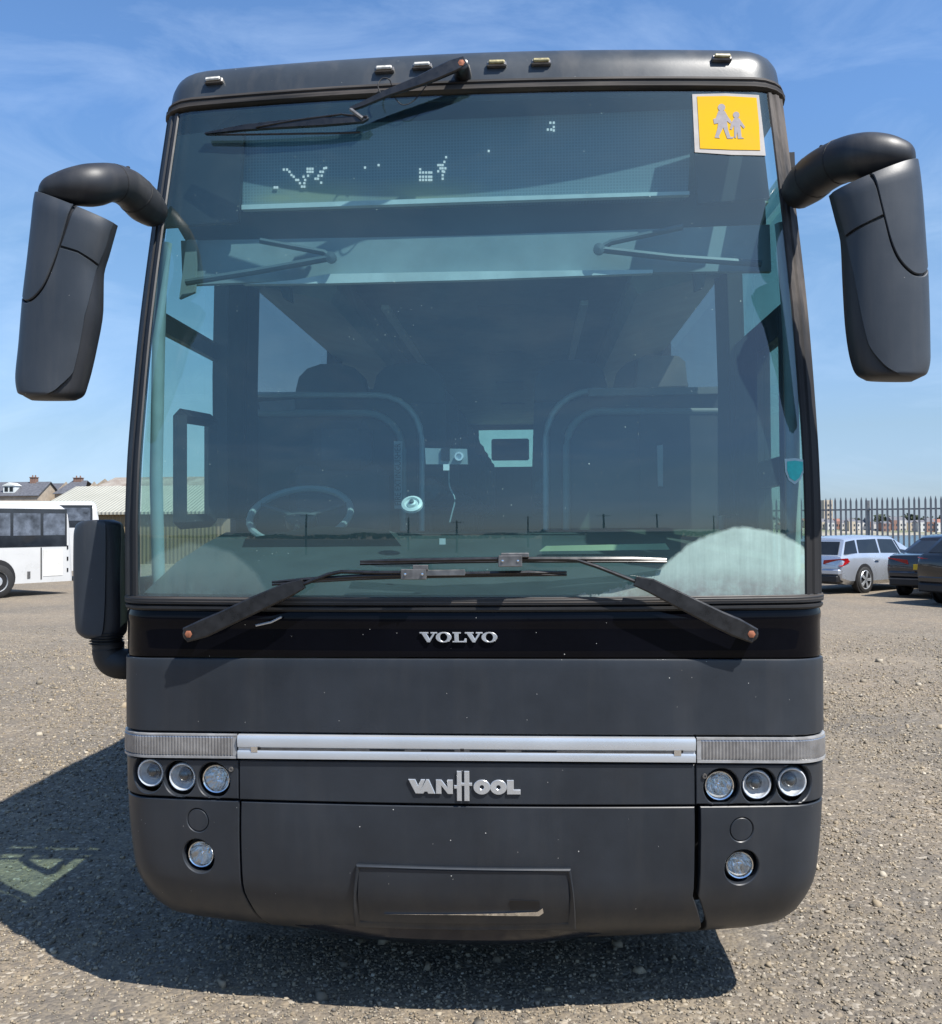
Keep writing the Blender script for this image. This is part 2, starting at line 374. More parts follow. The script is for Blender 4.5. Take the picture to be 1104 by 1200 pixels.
def panel(name, poly, mat, parent, holes=(), off=0.0, depth=.02, res=.05, rim=.003, S=front, label=None, smooth=True):
    poly = dens(poly, res)
    if area(poly) < 0: poly = poly[::-1]
    V = []; E = []; cls = []
    def loop(p, k):
        b = len(V); V.extend(p); cls.extend([k]*len(p)); E.extend([(b+i, b+(i+1) % len(p)) for i in range(len(p))]); return b, len(p)
    loops = [loop(poly, 1)]
    if rim: inn = inset(poly, rim); loop(inn, 0)
    else: inn = poly
    hs = []
    for h in holes:
        h = list(h)
        if area(h) < 0: h = h[::-1]
        loops.append(loop(h, 1)); hs.append(h)
        if rim: loop(inset(h, -rim), 0)
    xs = [p[0] for p in poly]; ys = [p[1] for p in poly]
    nx = int((max(xs)-min(xs))/res); ny = int((max(ys)-min(ys))/res)
    if nx*ny > 0:
        G = np.array([(min(xs)+(i+.5)*(max(xs)-min(xs))/max(nx, 1), min(ys)+(j+.5)*(max(ys)-min(ys))/max(ny, 1)) for i in range(nx) for j in range(ny)])
        ok = inpoly(G, inset(poly, res*.4))
        for h in hs: ok &= ~inpoly(G, inset(h, -res*.4))
        for p in G[ok]: V.append((float(p[0]), float(p[1]))); cls.append(0)
    ov, oe, of, orv, _, _ = delaunay_2d_cdt([Vector(v) for v in V], E, [], 0, 1e-6)
    inv = {}
    for i, l in enumerate(orv):
        for k in l: inv[k] = i
    C = np.array([((ov[f[0]].x+ov[f[1]].x+ov[f[2]].x)/3, (ov[f[0]].y+ov[f[1]].y+ov[f[2]].y)/3) for f in of])
    keep = inpoly(C, poly)
    for h in hs: keep &= ~inpoly(C, h)
    oc = [max([cls[k] for k in l] or [0]) for l in orv]
    P = []
    for i, v in enumerate(ov): P.append(offp(S, v.x, v.y, off-(min(rim, .004) if (oc[i] and rim) else 0) or 1e-9))
    F = []
    for f, k in zip(of, keep):
        if not k: continue
        F.append(tuple(f))
    if depth:
        for (b, n) in loops:
            idx = [inv[b+i] for i in range(n)]; nb = len(P)
            for i in idx: P.append(offp(S, ov[i].x, ov[i].y, off-depth))
            for i in range(n): j = (i+1) % n; F.append((idx[j], idx[i], nb+i, nb+j))
    return mk(name, P, F, mat, parent, smooth, 32, label)
def strip(name, rows, a0, a1, na, mat, parent, S=front, skirt=.02, ribs=0, label=None, sharp=32):
    """structured sheet: rows = [(b or f(a), off)], from low to high"""
    A = [a0+(a1-a0)*i/na for i in range(na+1)]
    g = lambda b, a: b(a) if callable(b) else b
    R = list(rows)
    if skirt: R = [(rows[0][0], rows[0][1]-skirt)]+R+[(rows[-1][0], rows[-1][1]-skirt)]
    P = []; F = []
    for k, (b, o) in enumerate(R):
        edge = skirt and k in (0, len(R)-1)
        for i, a in enumerate(A): P.append(offp(S, a, g(b, a), (o+(ribs if (i % 2 and not edge) else 0)) or 1e-9))
    n = na+1
    for k in range(len(R)-1):
        for i in range(na): F.append((k*n+i, k*n+i+1, (k+1)*n+i+1, (k+1)*n+i))
    if skirt:
        for i in (0, na):
            b0 = len(P)
            for (b, o) in R: P.append(offp(S, A[i], g(b, A[i]), o-skirt))
            for k in range(len(R)-1): F.append((k*n+i, (k+1)*n+i, b0+k+1, b0+k) if i == 0 else ((k+1)*n+i, k*n+i, b0+k, b0+k+1))
    return mk(name, P, F, mat, parent, True, sharp, label)
def zr(f0, f1, n, off=0.0):
    g = lambda b, a: b(a) if callable(b) else b
    return [((lambda a, k=k: g(f0, a)+(g(f1, a)-g(f0, a))*k/n), off) for k in range(n+1)]
def seam(l, c, r):
    al, zl = hit(*l); ac, zc = hit(*c); ar, zr_ = hit(*r)
    kl = (zl-zc)/((al/AH)**2); kr = (zr_-zc)/((ar/AH)**2); k = (kl+kr)/2
    return lambda a: zc+k*min(abs(a)/AH, 1.0)**2
def circ(c, r, n=28, ky=1): return [(c[0]+r*math.cos(2*PI*i/n), c[1]+r*ky*math.sin(2*PI*i/n)) for i in range(n)]

sA = seam((165, 697), (550, 700), (950, 697)); sB = seam((165, 713), (550, 716), (950, 713))
sC = seam((165, 770), (550, 771), (950, 770)); sD = seam((165, 857), (550, 861), (950, 861))
sE = seam((165, 888), (550, 892), (950, 893)); sF = seam((165, 933), (550, 943), (950, 939))
sH = seam((215, 131), (550, 112), (890, 112))
sBot = lambda a: .262
WT = lambda a: sH(a)                       # windscreen top
e_ = .003
def sh(f, d): return lambda a: f(a)+d
# ================================================================== THE SETTING
WAV = [(1.3*1.19**k, RNG.uniform(0, 2*PI), RNG.uniform(0, 2*PI)) for k in range(26)]
def relief(X, Y):
    Z = 0*X
    for fr, an, ph in WAV: Z = Z+.0085/fr**.62*np.sin(fr*(X*math.cos(an)+Y*math.sin(an))+ph)
    return Z*np.clip((7-np.abs(X))/1.5, 0, 1)*np.clip((8-Y)/2, 0, 1)*np.clip((Y+3.2)/.5, 0, 1)
def ground():
    xs = np.concatenate([[-6000, -1500, -400, -120, -60, -35, -22, -14, -10], np.linspace(-7, 7, 281), [9.5, 12, 16, 22, 30, 60, 120, 400, 1500, 6000]])
    ys = np.concatenate([[-6000, -1500, -400, -120, -40, -16, -8, -5], np.linspace(-3.2, 8, 225), [10, 13, 17, 22, 28, 34, 39, 42, 50, 60, 90, 150, 400, 1500, 6000]])
    X, Y = np.meshgrid(xs, ys); Z = np.zeros_like(X)
    Z = relief(X, Y)
    Z[(X > 6) & (Y > 40)] = -7.0
    n = len(xs); V = np.stack([X, Y, Z], -1).reshape(-1, 3); F = []
    for j in range(len(ys)-1):
        for i in range(n-1): F.append((j*n+i, j*n+i+1, (j+1)*n+i+1, (j+1)*n+i))
    g = NT('gravel yard surface')
    big = g.noise(.35, 6, .6); mid = g.noise(2.3, 7, .65); sm = g.noise(38, 5, .7); vv = g.coord((1, 1, 1))
    track = g.noise(.7, 4, .5, g.coord((1, .22, 1)), .6)
    c1 = g.mixc(g.rng(big, .38, .62, 0, 1), (.185, .160, .124), (.335, .262, .176))
    c1 = g.mixc(g.rng(mid, .38, .72, 0, .75), c1, (.335, .268, .176))
    c1 = g.mixc(g.rng(track, .5, .7, 0, .5), c1, (.215, .185, .142))
    wob = g.noise(.8, 3, .5); co2 = g.n('ShaderNodeTexCoord'); sx2 = g.n('ShaderNodeSeparateXYZ'); g.l(co2.outputs['Object'], sx2.inputs[0])
    for (ax_, ay_, c0, wd_) in ((.93, .37, 3.9, .20), (.93, .37, 5.6, .20), (.55, .83, -1.6, .22), (.55, .83, .3, .22), (.2, .98, 9.5, .4), (.2, .98, 12.5, .4)):
        d_ = g.math('ADD', g.math('ADD', g.math('MULTIPLY', sx2.outputs[0], ax_), g.math('MULTIPLY', sx2.outputs[1], ay_)), g.math('SUBTRACT', g.math('MULTIPLY', wob, .9), c0+.45))
        tr_ = g.math('MULTIPLY', g.rng(g.math('ABSOLUTE', d_), wd_*.4, wd_*1.5, .55, 0), g.rng(mid, .3, .6, .4, 1))
        c1 = g.mixc(tr_, c1, (.36, .295, .205))
    m7 = g.noise(7, 6, .8); m22 = g.noise(22, 5, .8)
    c1 = g.mixc(g.rng(m7, .42, .62, .0, .55), c1, (.13, .115, .10)); c1 = g.mixc(g.rng(m22, .52, .70, .0, .35), c1, (.38, .31, .23)); c1 = g.mixc(g.rng(m22, .48, .34, .0, .6), c1, (.10, .09, .08))
    v1 = g.n('ShaderNodeTexVoronoi'); v1.inputs['Scale'].default_value = 55; g.l(vv, v1.inputs['Vector'])
    v2 = g.n('ShaderNodeTexVoronoi'); v2.inputs['Scale'].default_value = 17; g.l(vv, v2.inputs['Vector'])
    sp = g.n('ShaderNodeSeparateColor'); g.l(v1.outputs['Color'], sp.inputs[0])
    c1 = g.mixc(g.rng(sp.outputs[0], 0, 1, .0, .5), c1, (.075, .07, .068))
    c1 = g.mixc(g.math('MULTIPLY', g.math('GREATER_THAN', sp.outputs[1], .93), .5), c1, (.52, .46, .37))
    c1 = g.mixc(g.rng(sm, .3, .7, .35, 0), c1, (.07, .065, .06))
    h = g.math('ADD', g.math('MULTIPLY', v1.outputs['Distance'], -1.0), g.math('MULTIPLY', v2.outputs['Distance'], -.6)); h = g.math('ADD', h, g.math('MULTIPLY', sm, .8))
    mat = g.done(g.bsdf(c1, .9, 0, .25, g.bump(h, .55, .012)))
    o = mk('ground', V, F, mat, None, True, 80); tag(o, kind='structure')
    return V
ground()

def stones():
    """loose stones of the yard: real geometry, far too many to count"""
    N = 260000
    py = -1.9+15*RNG.random(N)**2.1
    dpt = py+3.4; lat = (RNG.random(N)-.5)*2*(.62*dpt+.6); px = .12-.06*dpt+lat
    hidden = (np.abs(px-.02*dpt) < .30*dpt-.05) & (py > .5); pt_ = np.sin(1.1*px+.7*py+1)+np.sin(-.8*px+1.7*py)+.7*np.sin(2.9*px+.9*py+2)+.6*np.sin(1.3*px-3.7*py); keepr = ~hidden & (RNG.random(N) < np.clip(.62+.28*pt_, .18, 1))
    px = px[keepr]; py = py[keepr]; N = len(px)
    size = .0034+.0056*RNG.random(N)**2; big = RNG.random(N) < .05; size[big] = RNG.uniform(.008, .016, big.sum()); hb = RNG.random(N) < .0016; size[hb] = RNG.uniform(.018, .034, hb.sum())
    size *= np.clip(1-(py-9)/6, .2, 1)
    size *= (.9+.10*np.clip(py, 0, 9))
    cube = np.array([(-1,-1,-1),(1,-1,-1),(1,1,-1),(-1,1,-1),(-1,-1,1),(1,-1,1),(1,1,1),(-1,1,1)], float)*.75
    V = np.repeat(cube[None], N, 0)*(1+RNG.uniform(-.45, .35, (N, 8, 3)))
    V[:, 4:, :2] *= RNG.uniform(.45, .95, (N, 1, 1))
    V *= np.stack([np.ones(N), RNG.uniform(.6, 1, N), RNG.uniform(.35, .8, N)], -1)[:, None, :]
    an = RNG.uniform(0, 2*PI, N); c, s = np.cos(an)[:, None], np.sin(an)[:, None]
    x = V[..., 0]*c-V[..., 1]*s; y = V[..., 0]*s+V[..., 1]*c; V = np.stack([x, y, V[..., 2]], -1)*size[:, None, None]
    V += np.stack([px, py, relief(px, py)+size*.22+.001], -1)[:, None, :]
    q = np.array([(0,3,2,1),(4,5,6,7),(0,1,5,4),(1,2,6,5),(2,3,7,6),(3,0,4,7)])
    F = (q[None]+8*np.arange(N)[:, None, None]).reshape(-1, 4)
    me = bpy.data.meshes.new('gravel'); me.vertices.add(N*8); me.vertices.foreach_set('co', V.reshape(-1).astype(np.float32))
    me.loops.add(F.size); me.loops.foreach_set('vertex_index', F.reshape(-1).astype(np.int32)); me.polygons.add(len(F))
    me.polygons.foreach_set('loop_start', np.arange(0, F.size, 4, dtype=np.int32)); me.polygons.foreach_set('loop_total', np.full(len(F), 4, np.int32))
    me.update(calc_edges=True)
    ca = me.color_attributes.new('tone', 'FLOAT_COLOR', 'POINT')
    base = np.array([(.215, .186, .143), (.295, .242, .170), (.14, .125, .103), (.35, .30, .225), (.43, .38, .30), (.24, .196, .137)])
    k = RNG.choice(6, N, p=[.3, .27, .18, .13, .03, .09]); cc = base[k]*RNG.uniform(.75, 1.2, (N, 1)); cc = np.concatenate([cc, np.ones((N, 1))], 1)
    ca.data.foreach_set('color', np.repeat(cc, 8, 0).reshape(-1).astype(np.float32))
    g = NT('loose stone'); at_ = g.n('ShaderNodeAttribute', attribute_name='tone')
    me.materials.append(g.done(g.bsdf(at_.outputs['Color'], .85, 0, .3)))
    o = link('gravel', me); tag(o, 'loose grey and buff gravel stones scattered over the yard', 'gravel', kind='stuff')
stones()

def road():
    g = NT('dark tarmac'); cc = g.mixc(g.rng(g.noise(1.2, 7, .7), .35, .7, 0, 1), (.040, .040, .042), (.062, .060, .058))
    mat = g.done(g.bsdf(cc, .85, 0, .3, g.bump(g.noise(70, 3), .5, .01)))
    xs = [-400+i*20 for i in range(41)]; V = [(x, y, .012) for y in (-170, -60, -6.2) for x in xs]; n = 41
    tag(mk('road', V, [(j*n+i, j*n+i+1, (j+1)*n+i+1, (j+1)*n+i) for j in range(2) for i in range(40)], mat, None, False), kind='structure')
road()

def water():
    g = NT('sea water'); nn = g.bump(g.noise(.6, 5, .6, g.coord((.35, 1.6, 1))), .35, .4)
    mat = g.done(g.bsdf((.035, .085, .12), .18, 0, .5, nn))
    o = mk('water', [(4, 41, -4), (6000, 41, -4), (6000, 6000, -4), (4, 6000, -4)], [(0, 1, 2, 3)], mat, None, False); tag(o, kind='structure')
water()
# ================================================================== THE COACH
coach = empty('coach', (0, 0, 0), 'large dark grey touring coach parked nose-on in the middle of the gravel yard', 'coach')
asp = (hit(815, 930)[0]-hit(282, 920)[0])/2
aE = AH+.45
# hollow dark shell behind the panels
strip('front_structure', zr(.24, lambda a: sA(a)-.01, 14, -.10), -aE+.02, aE-.02, 60, M['black'], coach, skirt=0)
strip('front_panel', [(sh(sD, .003), .003), (sh(sD, .007), .008)]+zr(sh(sD, .012), sh(sC, -.012), 8, .008)+[(sh(sC, -.006), .007), (sh(sC, -.003), .003)], -aE, aE, 80, M['grey'], coach)
strip('gloss_panel', [(sh(sC, .002), .0)]+zr(sh(sC, .006), sh(sB, -.05), 4, .001)+[(sh(sB, -.035), .004), (sh(sB, -.02), .003), (sh(sB, -.004), -.002)], -aE, aE, 90, M['gloss'], coach)
strip('windscreen_seal', [(sh(sB, -.003), .004), (sh(sB, .004), .010), (lambda a: sB(a)*.75+sA(a)*.25, .010), (lambda a: sB(a)*.65+sA(a)*.35, .001), (lambda a: sB(a)*.55+sA(a)*.45, .012), (lambda a: sB(a)*.2+sA(a)*.8, .013), (sA, .006)], -AH-.06, AH+.06, 80, M['rubber'], coach)
strip('seal_trim', [(lambda a: sB(a)*.40+sA(a)*.60, .0135), (lambda a: sB(a)*.05+sA(a)*.95, .0105)], -AH-.06, AH+.06, 80, M['stained'], coach, skirt=.004)
# windscreen
AW = 1.190
strip('windscreen', zr(sh(sA, -.004), sh(WT, .004), 44, .0), -AW, AW, 84, M['screen'], coach, skirt=0)
for s in (-1, 1):
    P = MB()
    lo, hi = sA(AH), WT(AH)
    nseg = 34; prof = [(1.181, .000), (1.184, .006), (1.196, .008), (1.201, .003), (1.214, .003), (1.219, .009), (1.238, .010), (1.243, .005), (1.262, .005), (1.270, .010), (1.34, .010), (1.40, .004), (1.405, -.01)]
    vs_ = []; 
    for k in range(nseg+1):
        z = lo+(hi+.005-lo)*k/nseg
        for (a, o) in prof: vs_.append(offp(front, s*a, z, o or 1e-9))
    n = len(prof); fs = [((k*n+i), (k*n+i+1), ((k+1)*n+i+1), ((k+1)*n+i)) if s > 0 else ((k*n+i+1), (k*n+i), ((k+1)*n+i), ((k+1)*n+i+1)) for k in range(nseg) for i in range(n-1)]
    g = 'pillar_trim'
    mk(g, vs_, fs, M['stained_post' if s > 0 else 'rubber'], coach, True, 30)
# header above the windscreen
strip('header_gasket', [(sh(sH, .0), -.012), (sh(sH, .022), -.012)], -AW-.14, AW+.14, 80, M['black'], coach, skirt=.02)
strip('header_ledge', [(sh(sH, .014), .004), (sh(sH, .018), .016), (sh(sH, .034), .018), (sh(sH, .038), .008), (sh(sH, .046), .008), (sh(sH, .050), .014), (sh(sH, .060), .012), (sh(sH, .066), .0)], -aE, aE, 80, M['stained'], coach)
strip('header', zr(sh(sH, .064), 3.584, 16, .001), -aE, aE, 90, M['head'], coach, skirt=0)
# roof skin
V = []; F = []; NA = 60; NR = 30
for j in range(NR+1):
    for i in range(NA+1):
        a = -aE+2*aE*i/NA; p = front(a, 3.584); t = j/NR; y = p.y+(12.3-p.y)*t**1.5
        V.append((p.x, y, 3.584+.035*(1-p.x*p.x)*min(1, t*6)))
for j in range(NR):
    for i in range(NA): F.append((j*(NA+1)+i, j*(NA+1)+i+1, (j+1)*(NA+1)+i+1, (j+1)*(NA+1)+i))
mk('roof', V, F, M['head'], coach)

# lens band, chrome strip, lamps
def lens_mat():
    g = NT('ribbed lamp lens'); f = g.noise(20, 5)
    cc = g.mixc(g.rng(f, .3, .7, 0, 1), (.20, .20, .205), (.34, .34, .345))
    return g.done(g.bsdf(cc, .16, .55, .6, None, Coat_Weight=.8, Coat_Roughness=.05))
M['ribbed'] = lens_mat()
M['frosted'] = simple('scuffed lens frame', (.33, .33, .33), .35, .3, .25, 20)
for s in (-1, 1):
    a0, a1 = (asp+.006, aE) if s > 0 else (-aE, -asp-.006)
    l_ = strip('indicator_lens', [(sh(sE, .012), .006), (sh(sE, .016), .009)]+zr(sh(sE, .02), sh(sD, -.016), 6, .010)+[(sh(sD, -.012), .008)], a0+(.014 if s > 0 else 0), a1-(0 if s > 0 else .014), 170, M['ribbed'], coach, ribs=.0028, sharp=20)
    strip('lens_frame', [(sh(sE, .002), .004), (sh(sE, .004), .013), (sh(sE, .012), .013), (sh(sE, .013), .004)], a0, a1, 60, M['frosted'], l_, skirt=.01)
    strip('lens_frame', [(sh(sD, -.012), .004), (sh(sD, -.011), .011), (sh(sD, -.005), .011), (sh(sD, -.003), .004)], a0, a1, 60, M['frosted'], l_, skirt=.01)
    e0, e1 = (a0, a0+.014) if s > 0 else (a1-.014, a1)
    strip('lens_frame', zr(sh(sE, .0135), sh(sD, -.0125), 3, .0115), e0, e1, 2, M['frosted'], l_, skirt=.01)
fr = lambda q: (lambda a: sE(a)+(sD(a)-sE(a))*q)
b_ = [(fr(.03), .004), (fr(.06), .016), (fr(.30), .018), (fr(.36), .016), (fr(.37), .010), (fr(.47), .010), (fr(.50), .017), (fr(.80), .020), (fr(.93), .016), (fr(.97), .004)]
cs = strip('chrome_strip', b_, -asp, asp, 60, M['silver'], coach)
am = asp-.062
strip('vent_slot', [(fr(.375), .0118), (fr(.46), .0118)], -am, am, 40, M['steel'], cs, skirt=.001)
for x0, x1 in ((282, 283),):
    for (p0, p1) in ((434, 475), (494, 533), (551, 593), (611, 652)):
        q0 = hit(p0, 879)[0]; q1 = hit(p1, 879)[0]
        strip('slot_opening', [(fr(.39), .0128), (fr(.455), .0128)], q0, q1, 6, M['black'], cs, skirt=.001)
for px in (305, 542, 797):
    q = hit(px, 879)[0]; strip('slot_opening', [(fr(.40), .0135), (fr(.52), .0175)], q-.006, q+.006, 2, M['black'], cs, skirt=.003)
for s in (-1, 1):
    strip('slot_end', [(fr(.30), .0185), (fr(.52), .0185)], s*am-.012, s*am+.012, 2, M['chrome'], cs, skirt=.004)

def lifted(off): return (lambda a, b: front(a, b)+normal(front, a, b)*off) if off else front
def topoly(pts, off=0): S_ = lifted(off); return [hit(x, y, S_) for x, y in pts]
def curve_poly(a0, a1, flo, fhi, n=24):
    A = [a0+(a1-a0)*i/n for i in range(n+1)]
    g = lambda b, a: b(a) if callable(b) else b
    return [(a, g(flo, a)) for a in A]+[(a, g(fhi, a)) for a in A[::-1]]
LAMPS = {-1: [(173, 907, 'projector'), (211, 912, 'projector'), (251, 914, 'reflector')], 1: [(845, 922, 'reflector'), (889, 921, 'projector'), (931, 918, 'projector')]}
def lamp(px, py, kind, R, name='headlight'):
    a, z = hit(px, py); c = front(a, z); nrm = normal(front, a, z); ax = (Vector((0, -1, 0))*.75+nrm*.25+Vector((0, 0, -.02))).normalized()
    c = c-nrm*.016+Vector((0, .004, 0)); q = c
    body = MB().lathe([(R*1.22, -.035), (R*1.22, -.012), (R*1.08, -.008), (R*1.06, -.05)], q, ax, 32).build(name, M['rubber'], coach)
    MB().lathe([(R*1.08, -.01), (R*1.06, .003), (R*1.0, .006), (R*.93, .004), (R*.90, -.006), (R*.9, -.02)], q, ax, 32).build('chrome_ring', M['chrome' if kind == 'reflector' else 'bezel'], body)
    if kind == 'reflector':
        MB().lathe([(R*.92, -.004), (R*.80, -.022), (R*.55, -.040), (R*.22, -.05), (.0001, -.052)], q, ax, 32).build('reflector_bowl', M['reflector'], body)
        MB().lathe([(R*.17, -.05), (R*.17, -.02), (R*.10, -.012), (.0001, -.010)], q, ax, 14).build('bulb_shield', M['chrome'], body)
    else:
        MB().lathe([(R*.94, .000), (R*.88, -.010), (R*.76, -.022), (R*.66, -.027), (R*.60, -.028), (R*.58, -.045), (.0001, -.045)], q, ax, 32).build('bezel_cone', M['bezel'], body)
        Q = R*.58
        MB().lathe([(Q, -.030), (Q*.97, -.022), (Q*.86, -.013), (Q*.66, -.006), (Q*.35, -.001), (.0001, .000)], q, ax, 28).build('projector_lens', M['glasslens'], body)
    MB().lathe([(R*.93, .004), (R*.85, .0085), (R*.6, .014), (R*.3, .017), (.0001, .018)], q, ax, 28).build('lamp_cover', M['lenscover'], body)
    return body
for s in (-1, 1):
    a0, a1 = (asp+.004, aE) if s > 0 else (-aE, -asp-.004)
    holes = [circ(hit(x, y), .062 if i != (0 if s < 0 else 2) else .066, 30) for i, (x, y, k) in enumerate(LAMPS[s])]
    pn = panel('lamp_panel', curve_poly(a0, a1, sh(sF, .004), sh(sE, -.004), 30), M['grey'], coach, holes, off=.004, depth=.024, res=.035)
    for (x, y, k) in LAMPS[s]: lamp(x, y, k, .048 if k == 'reflector' else .046)
    sx = hit(272, 901) if s < 0 else hit(825, 909)
    MB().lathe([(.009, .002), (.008, .006), (.004, .006), (.003, .002), (.0001, .002)], offp(front, *sx, .004), normal(front, *sx), 12).build('screw', M['steel'], pn)
panel('badge_panel', curve_poly(-asp+.001, asp-.001, sh(sF, .003), sh(sE, -.004), 20), M['grey'], coach, off=.006, depth=.03, res=.05)
# bumper: centre section and two corner sections
SPL = {-1: [hit(282, 945), hit(282, 1000), hit(286, 1045), hit(293, 1083)], 1: [hit(815, 950), hit(815, 1000), hit(813, 1050), hit(808, 1090)]}
def side_edge(s, inner, zl=.222):
    pts = SPL[s]; d = (-.004 if inner else .004)*s
    if s > 0 and not inner: d += .012
    o = [(p[0]+d, p[1]) for p in pts]; o[0] = (o[0][0], sF(o[0][0])-.004)
    o.append((o[-1][0]-.01*s, zl)); return o
rp_ = side_edge(1, True); lp_ = side_edge(-1, True)
A0, A1 = lp_[0][0], rp_[0][0]; zt = sh(sF, -.005)
poly = [(A0+(A1-A0)*i/24, zt(A0+(A1-A0)*i/24)) for i in range(25)]+rp_[1:]+lp_[1:][::-1]
plate = topoly([(419, 1016), (667, 1021), (668, 1088), (419, 1084)])
panel('bumper_centre', poly, M['grey'], coach, off=.004, depth=.03, res=.035)
for s in (-1, 1):
    e = side_edge(s, False)
    a0 = e[0][0]; top = [(a0+(s*aE-a0)*i/16, zt(a0+(s*aE-a0)*i/16)) for i in range(17)]
    poly = top[::-1]+e[1:]+[(e[-1][0]+(s*aE-e[-1][0])*i/10, .222) for i in range(1, 11)]
    cap = hit(232, 961) if s < 0 else hit(869, 972); fog = hit(233, 1003) if s < 0 else hit(869, 1016)
    bc = panel('bumper_corner', poly, M['grey'], coach, [circ(cap, .0405, 36), circ(fog, .060, 36)], off=.002, depth=.026, res=.035)
    panel('towing_cap', circ(cap, .0385, 36), M['grey'], bc, off=.001, depth=.01, res=.02, rim=.002)
    strip('cap_back', zr(cap[1]-.05, cap[1]+.05, 2, -.012), cap[0]-.05, cap[0]+.05, 2, M['black'], bc, skirt=0)
    lamp(*((233, 1003) if s < 0 else (869, 1016)), 'reflector', .045, 'fog_lamp')
# lip under the bumper, plate plinth
lipA = hit(385, 1090)[0]; lipB = hit(705, 1092)[0]
V = []; F = []; nl = 40
for i in range(nl+1):
    a = lipA+(lipB-lipA)*i/nl; t = 2*i/nl-1; d = 1-abs(t)**2.6
    for (zz, oo) in ((.335, .0), (.30, .022*d+.002), (.262-.012*d, .028*d+.003), (.236-.022*d, .020*d), (.22, -.03)): V.append(offp(front, a, max(zz, .205), oo or 1e-9))
for i in range(nl):
    for k in range(4): F.append((i*5+k+1, i*5+k, (i+1)*5+k, (i+1)*5+k+1))
mk('bumper_lip', V, F, simple('blue black plastic', (.010, .013, .022), .22), coach)
plin = topoly([(417, 1014), (669, 1019), (675, 1090), (416, 1087)], .018)
inner = topoly([(421, 1018), (665, 1023), (666, 1083), (422, 1081)], .018)
pl = panel('plate_plinth', plin, M['grey'], coach, [inner], off=.018, depth=.03, res=.04, rim=.004)
panel('plate_backing', inset(dens(inner, .05), -.004) if area(inner) > 0 else inset(dens(inner, .05)[::-1], -.004), M['grey'], pl, off=.0125, depth=.004, res=.05)
scr = topoly([(450, 1071.2), (540, 1071.4), (596, 1070.2), (630, 1068.6), (636, 1064.5), (637, 1070), (632, 1073.6), (598, 1073.4), (540, 1072.3)], .016)
panel('torn_metal_strip', scr, M['chrome'], pl, off=.016, depth=.004, res=.02, rim=0)
panel('dark_patch', topoly([(597, 1055), (632, 1056), (633, 1067), (598, 1067)], .013), M['rubber'], pl, off=.0135, depth=.001, res=.03, rim=0)

# lettering
def place(poly, org, sx, sz): return [(org[0]+x*sx, org[1]+y*sz) for x, y in poly]
def letters(name, px0, px1, pyt, pyb, glyphs, mat, off, holesets):
    a0, z1 = hit(px0, pyt); a1, z0 = hit(px1, pyb); tot = max(max(x for x, y in g) for g in glyphs if g)
    sx = (a1-a0)/tot; szz = z1-z0
    for g, hs in zip(glyphs, holesets):
        panel(name, place(g, (a0, z0), sx, szz), mat, coach, [place(h, (a0, z0), sx, szz) for h in hs], off=off, depth=.006, res=.03, rim=.0012)
def off_(g, dx): return [(x+dx, y) for x, y in g]
def ell(cx, cy, rx, ry, n=26): return [(cx+rx*math.cos(2*PI*i/n), cy+ry*math.sin(2*PI*i/n)) for i in range(n)]
Vs = [(0, 1), (0, .86), (.13, .86), (.50, 0), (.68, 0), (1.02, .86), (1.16, .86), (1.16, 1), (.72, 1), (.72, .86), (.86, .86), (.66, .34), (.46, .86), (.58, .86), (.58, 1)]
Os = ell(.52, .5, .52, .52); Oh = ell(.52, .5, .24, .40)
Ls = [(0, 1), (0, .87), (.12, .87), (.12, .13), (0, .13), (0, 0), (.92, 0), (.92, .38), (.80, .38), (.72, .13), (.40, .13), (.40, .87), (.54, .87), (.54, 1)]
letters('badge_letter', 492, 583, 740.5, 752.5, [Vs, off_(Os, 1.06), off_(Ls, 2.16), off_(Vs, 2.96), off_(Os, 4.04)], M['letter'], .010, [[], [off_(Oh, 1.06)], [], [], [off_(Oh, 4.04)]])
Vh = [(0, 1), (.42, 1), (.60, .55), (.76, 1), (1.02, 1), (.66, 0), (.44, 0)]
Ah = [(.62, 0), (1.08, 1), (1.24, 1), (1.62, 0), (1.18, 0), (1.14, .14), (.98, .14), (.90, 0)]
Nh = [(1.66, 0), (1.66, 1), (1.98, 1), (2.34, .46), (2.34, 1), (2.66, 1), (2.66, 0), (2.36, 0), (1.98, .58), (1.98, 0)]
Hh = [(2.90, -.48), (2.90, .38), (2.74, .38), (2.74, .62), (2.90, .62), (2.90, 1.62), (3.18, 1.62), (3.18, .80), (3.34, .80), (3.34, 1.62), (3.64, 1.62), (3.64, .80), (3.80, .80), (3.80, .58), (3.64, .58), (3.64, -.48), (3.34, -.48), (3.34, .58), (3.18, .58), (3.18, -.48)]
O1 = ell(4.38, .5, .50, .52); O2 = ell(5.36, .5, .50, .52); h1 = ell(4.38, .5, .13, .15, 14); h2 = ell(5.36, .5, .13, .15, 14)
Lh = [(5.86, 1), (5.86, 0), (6.66, 0), (6.66, .34), (6.26, .34), (6.26, 1)]
letters('badge_letter', 479, 610, 912, 930, [Vh, Ah, Nh, Hh, O1, O2, Lh], M['letter'], .013, [[], [], [], [], [h1], [h2], []])

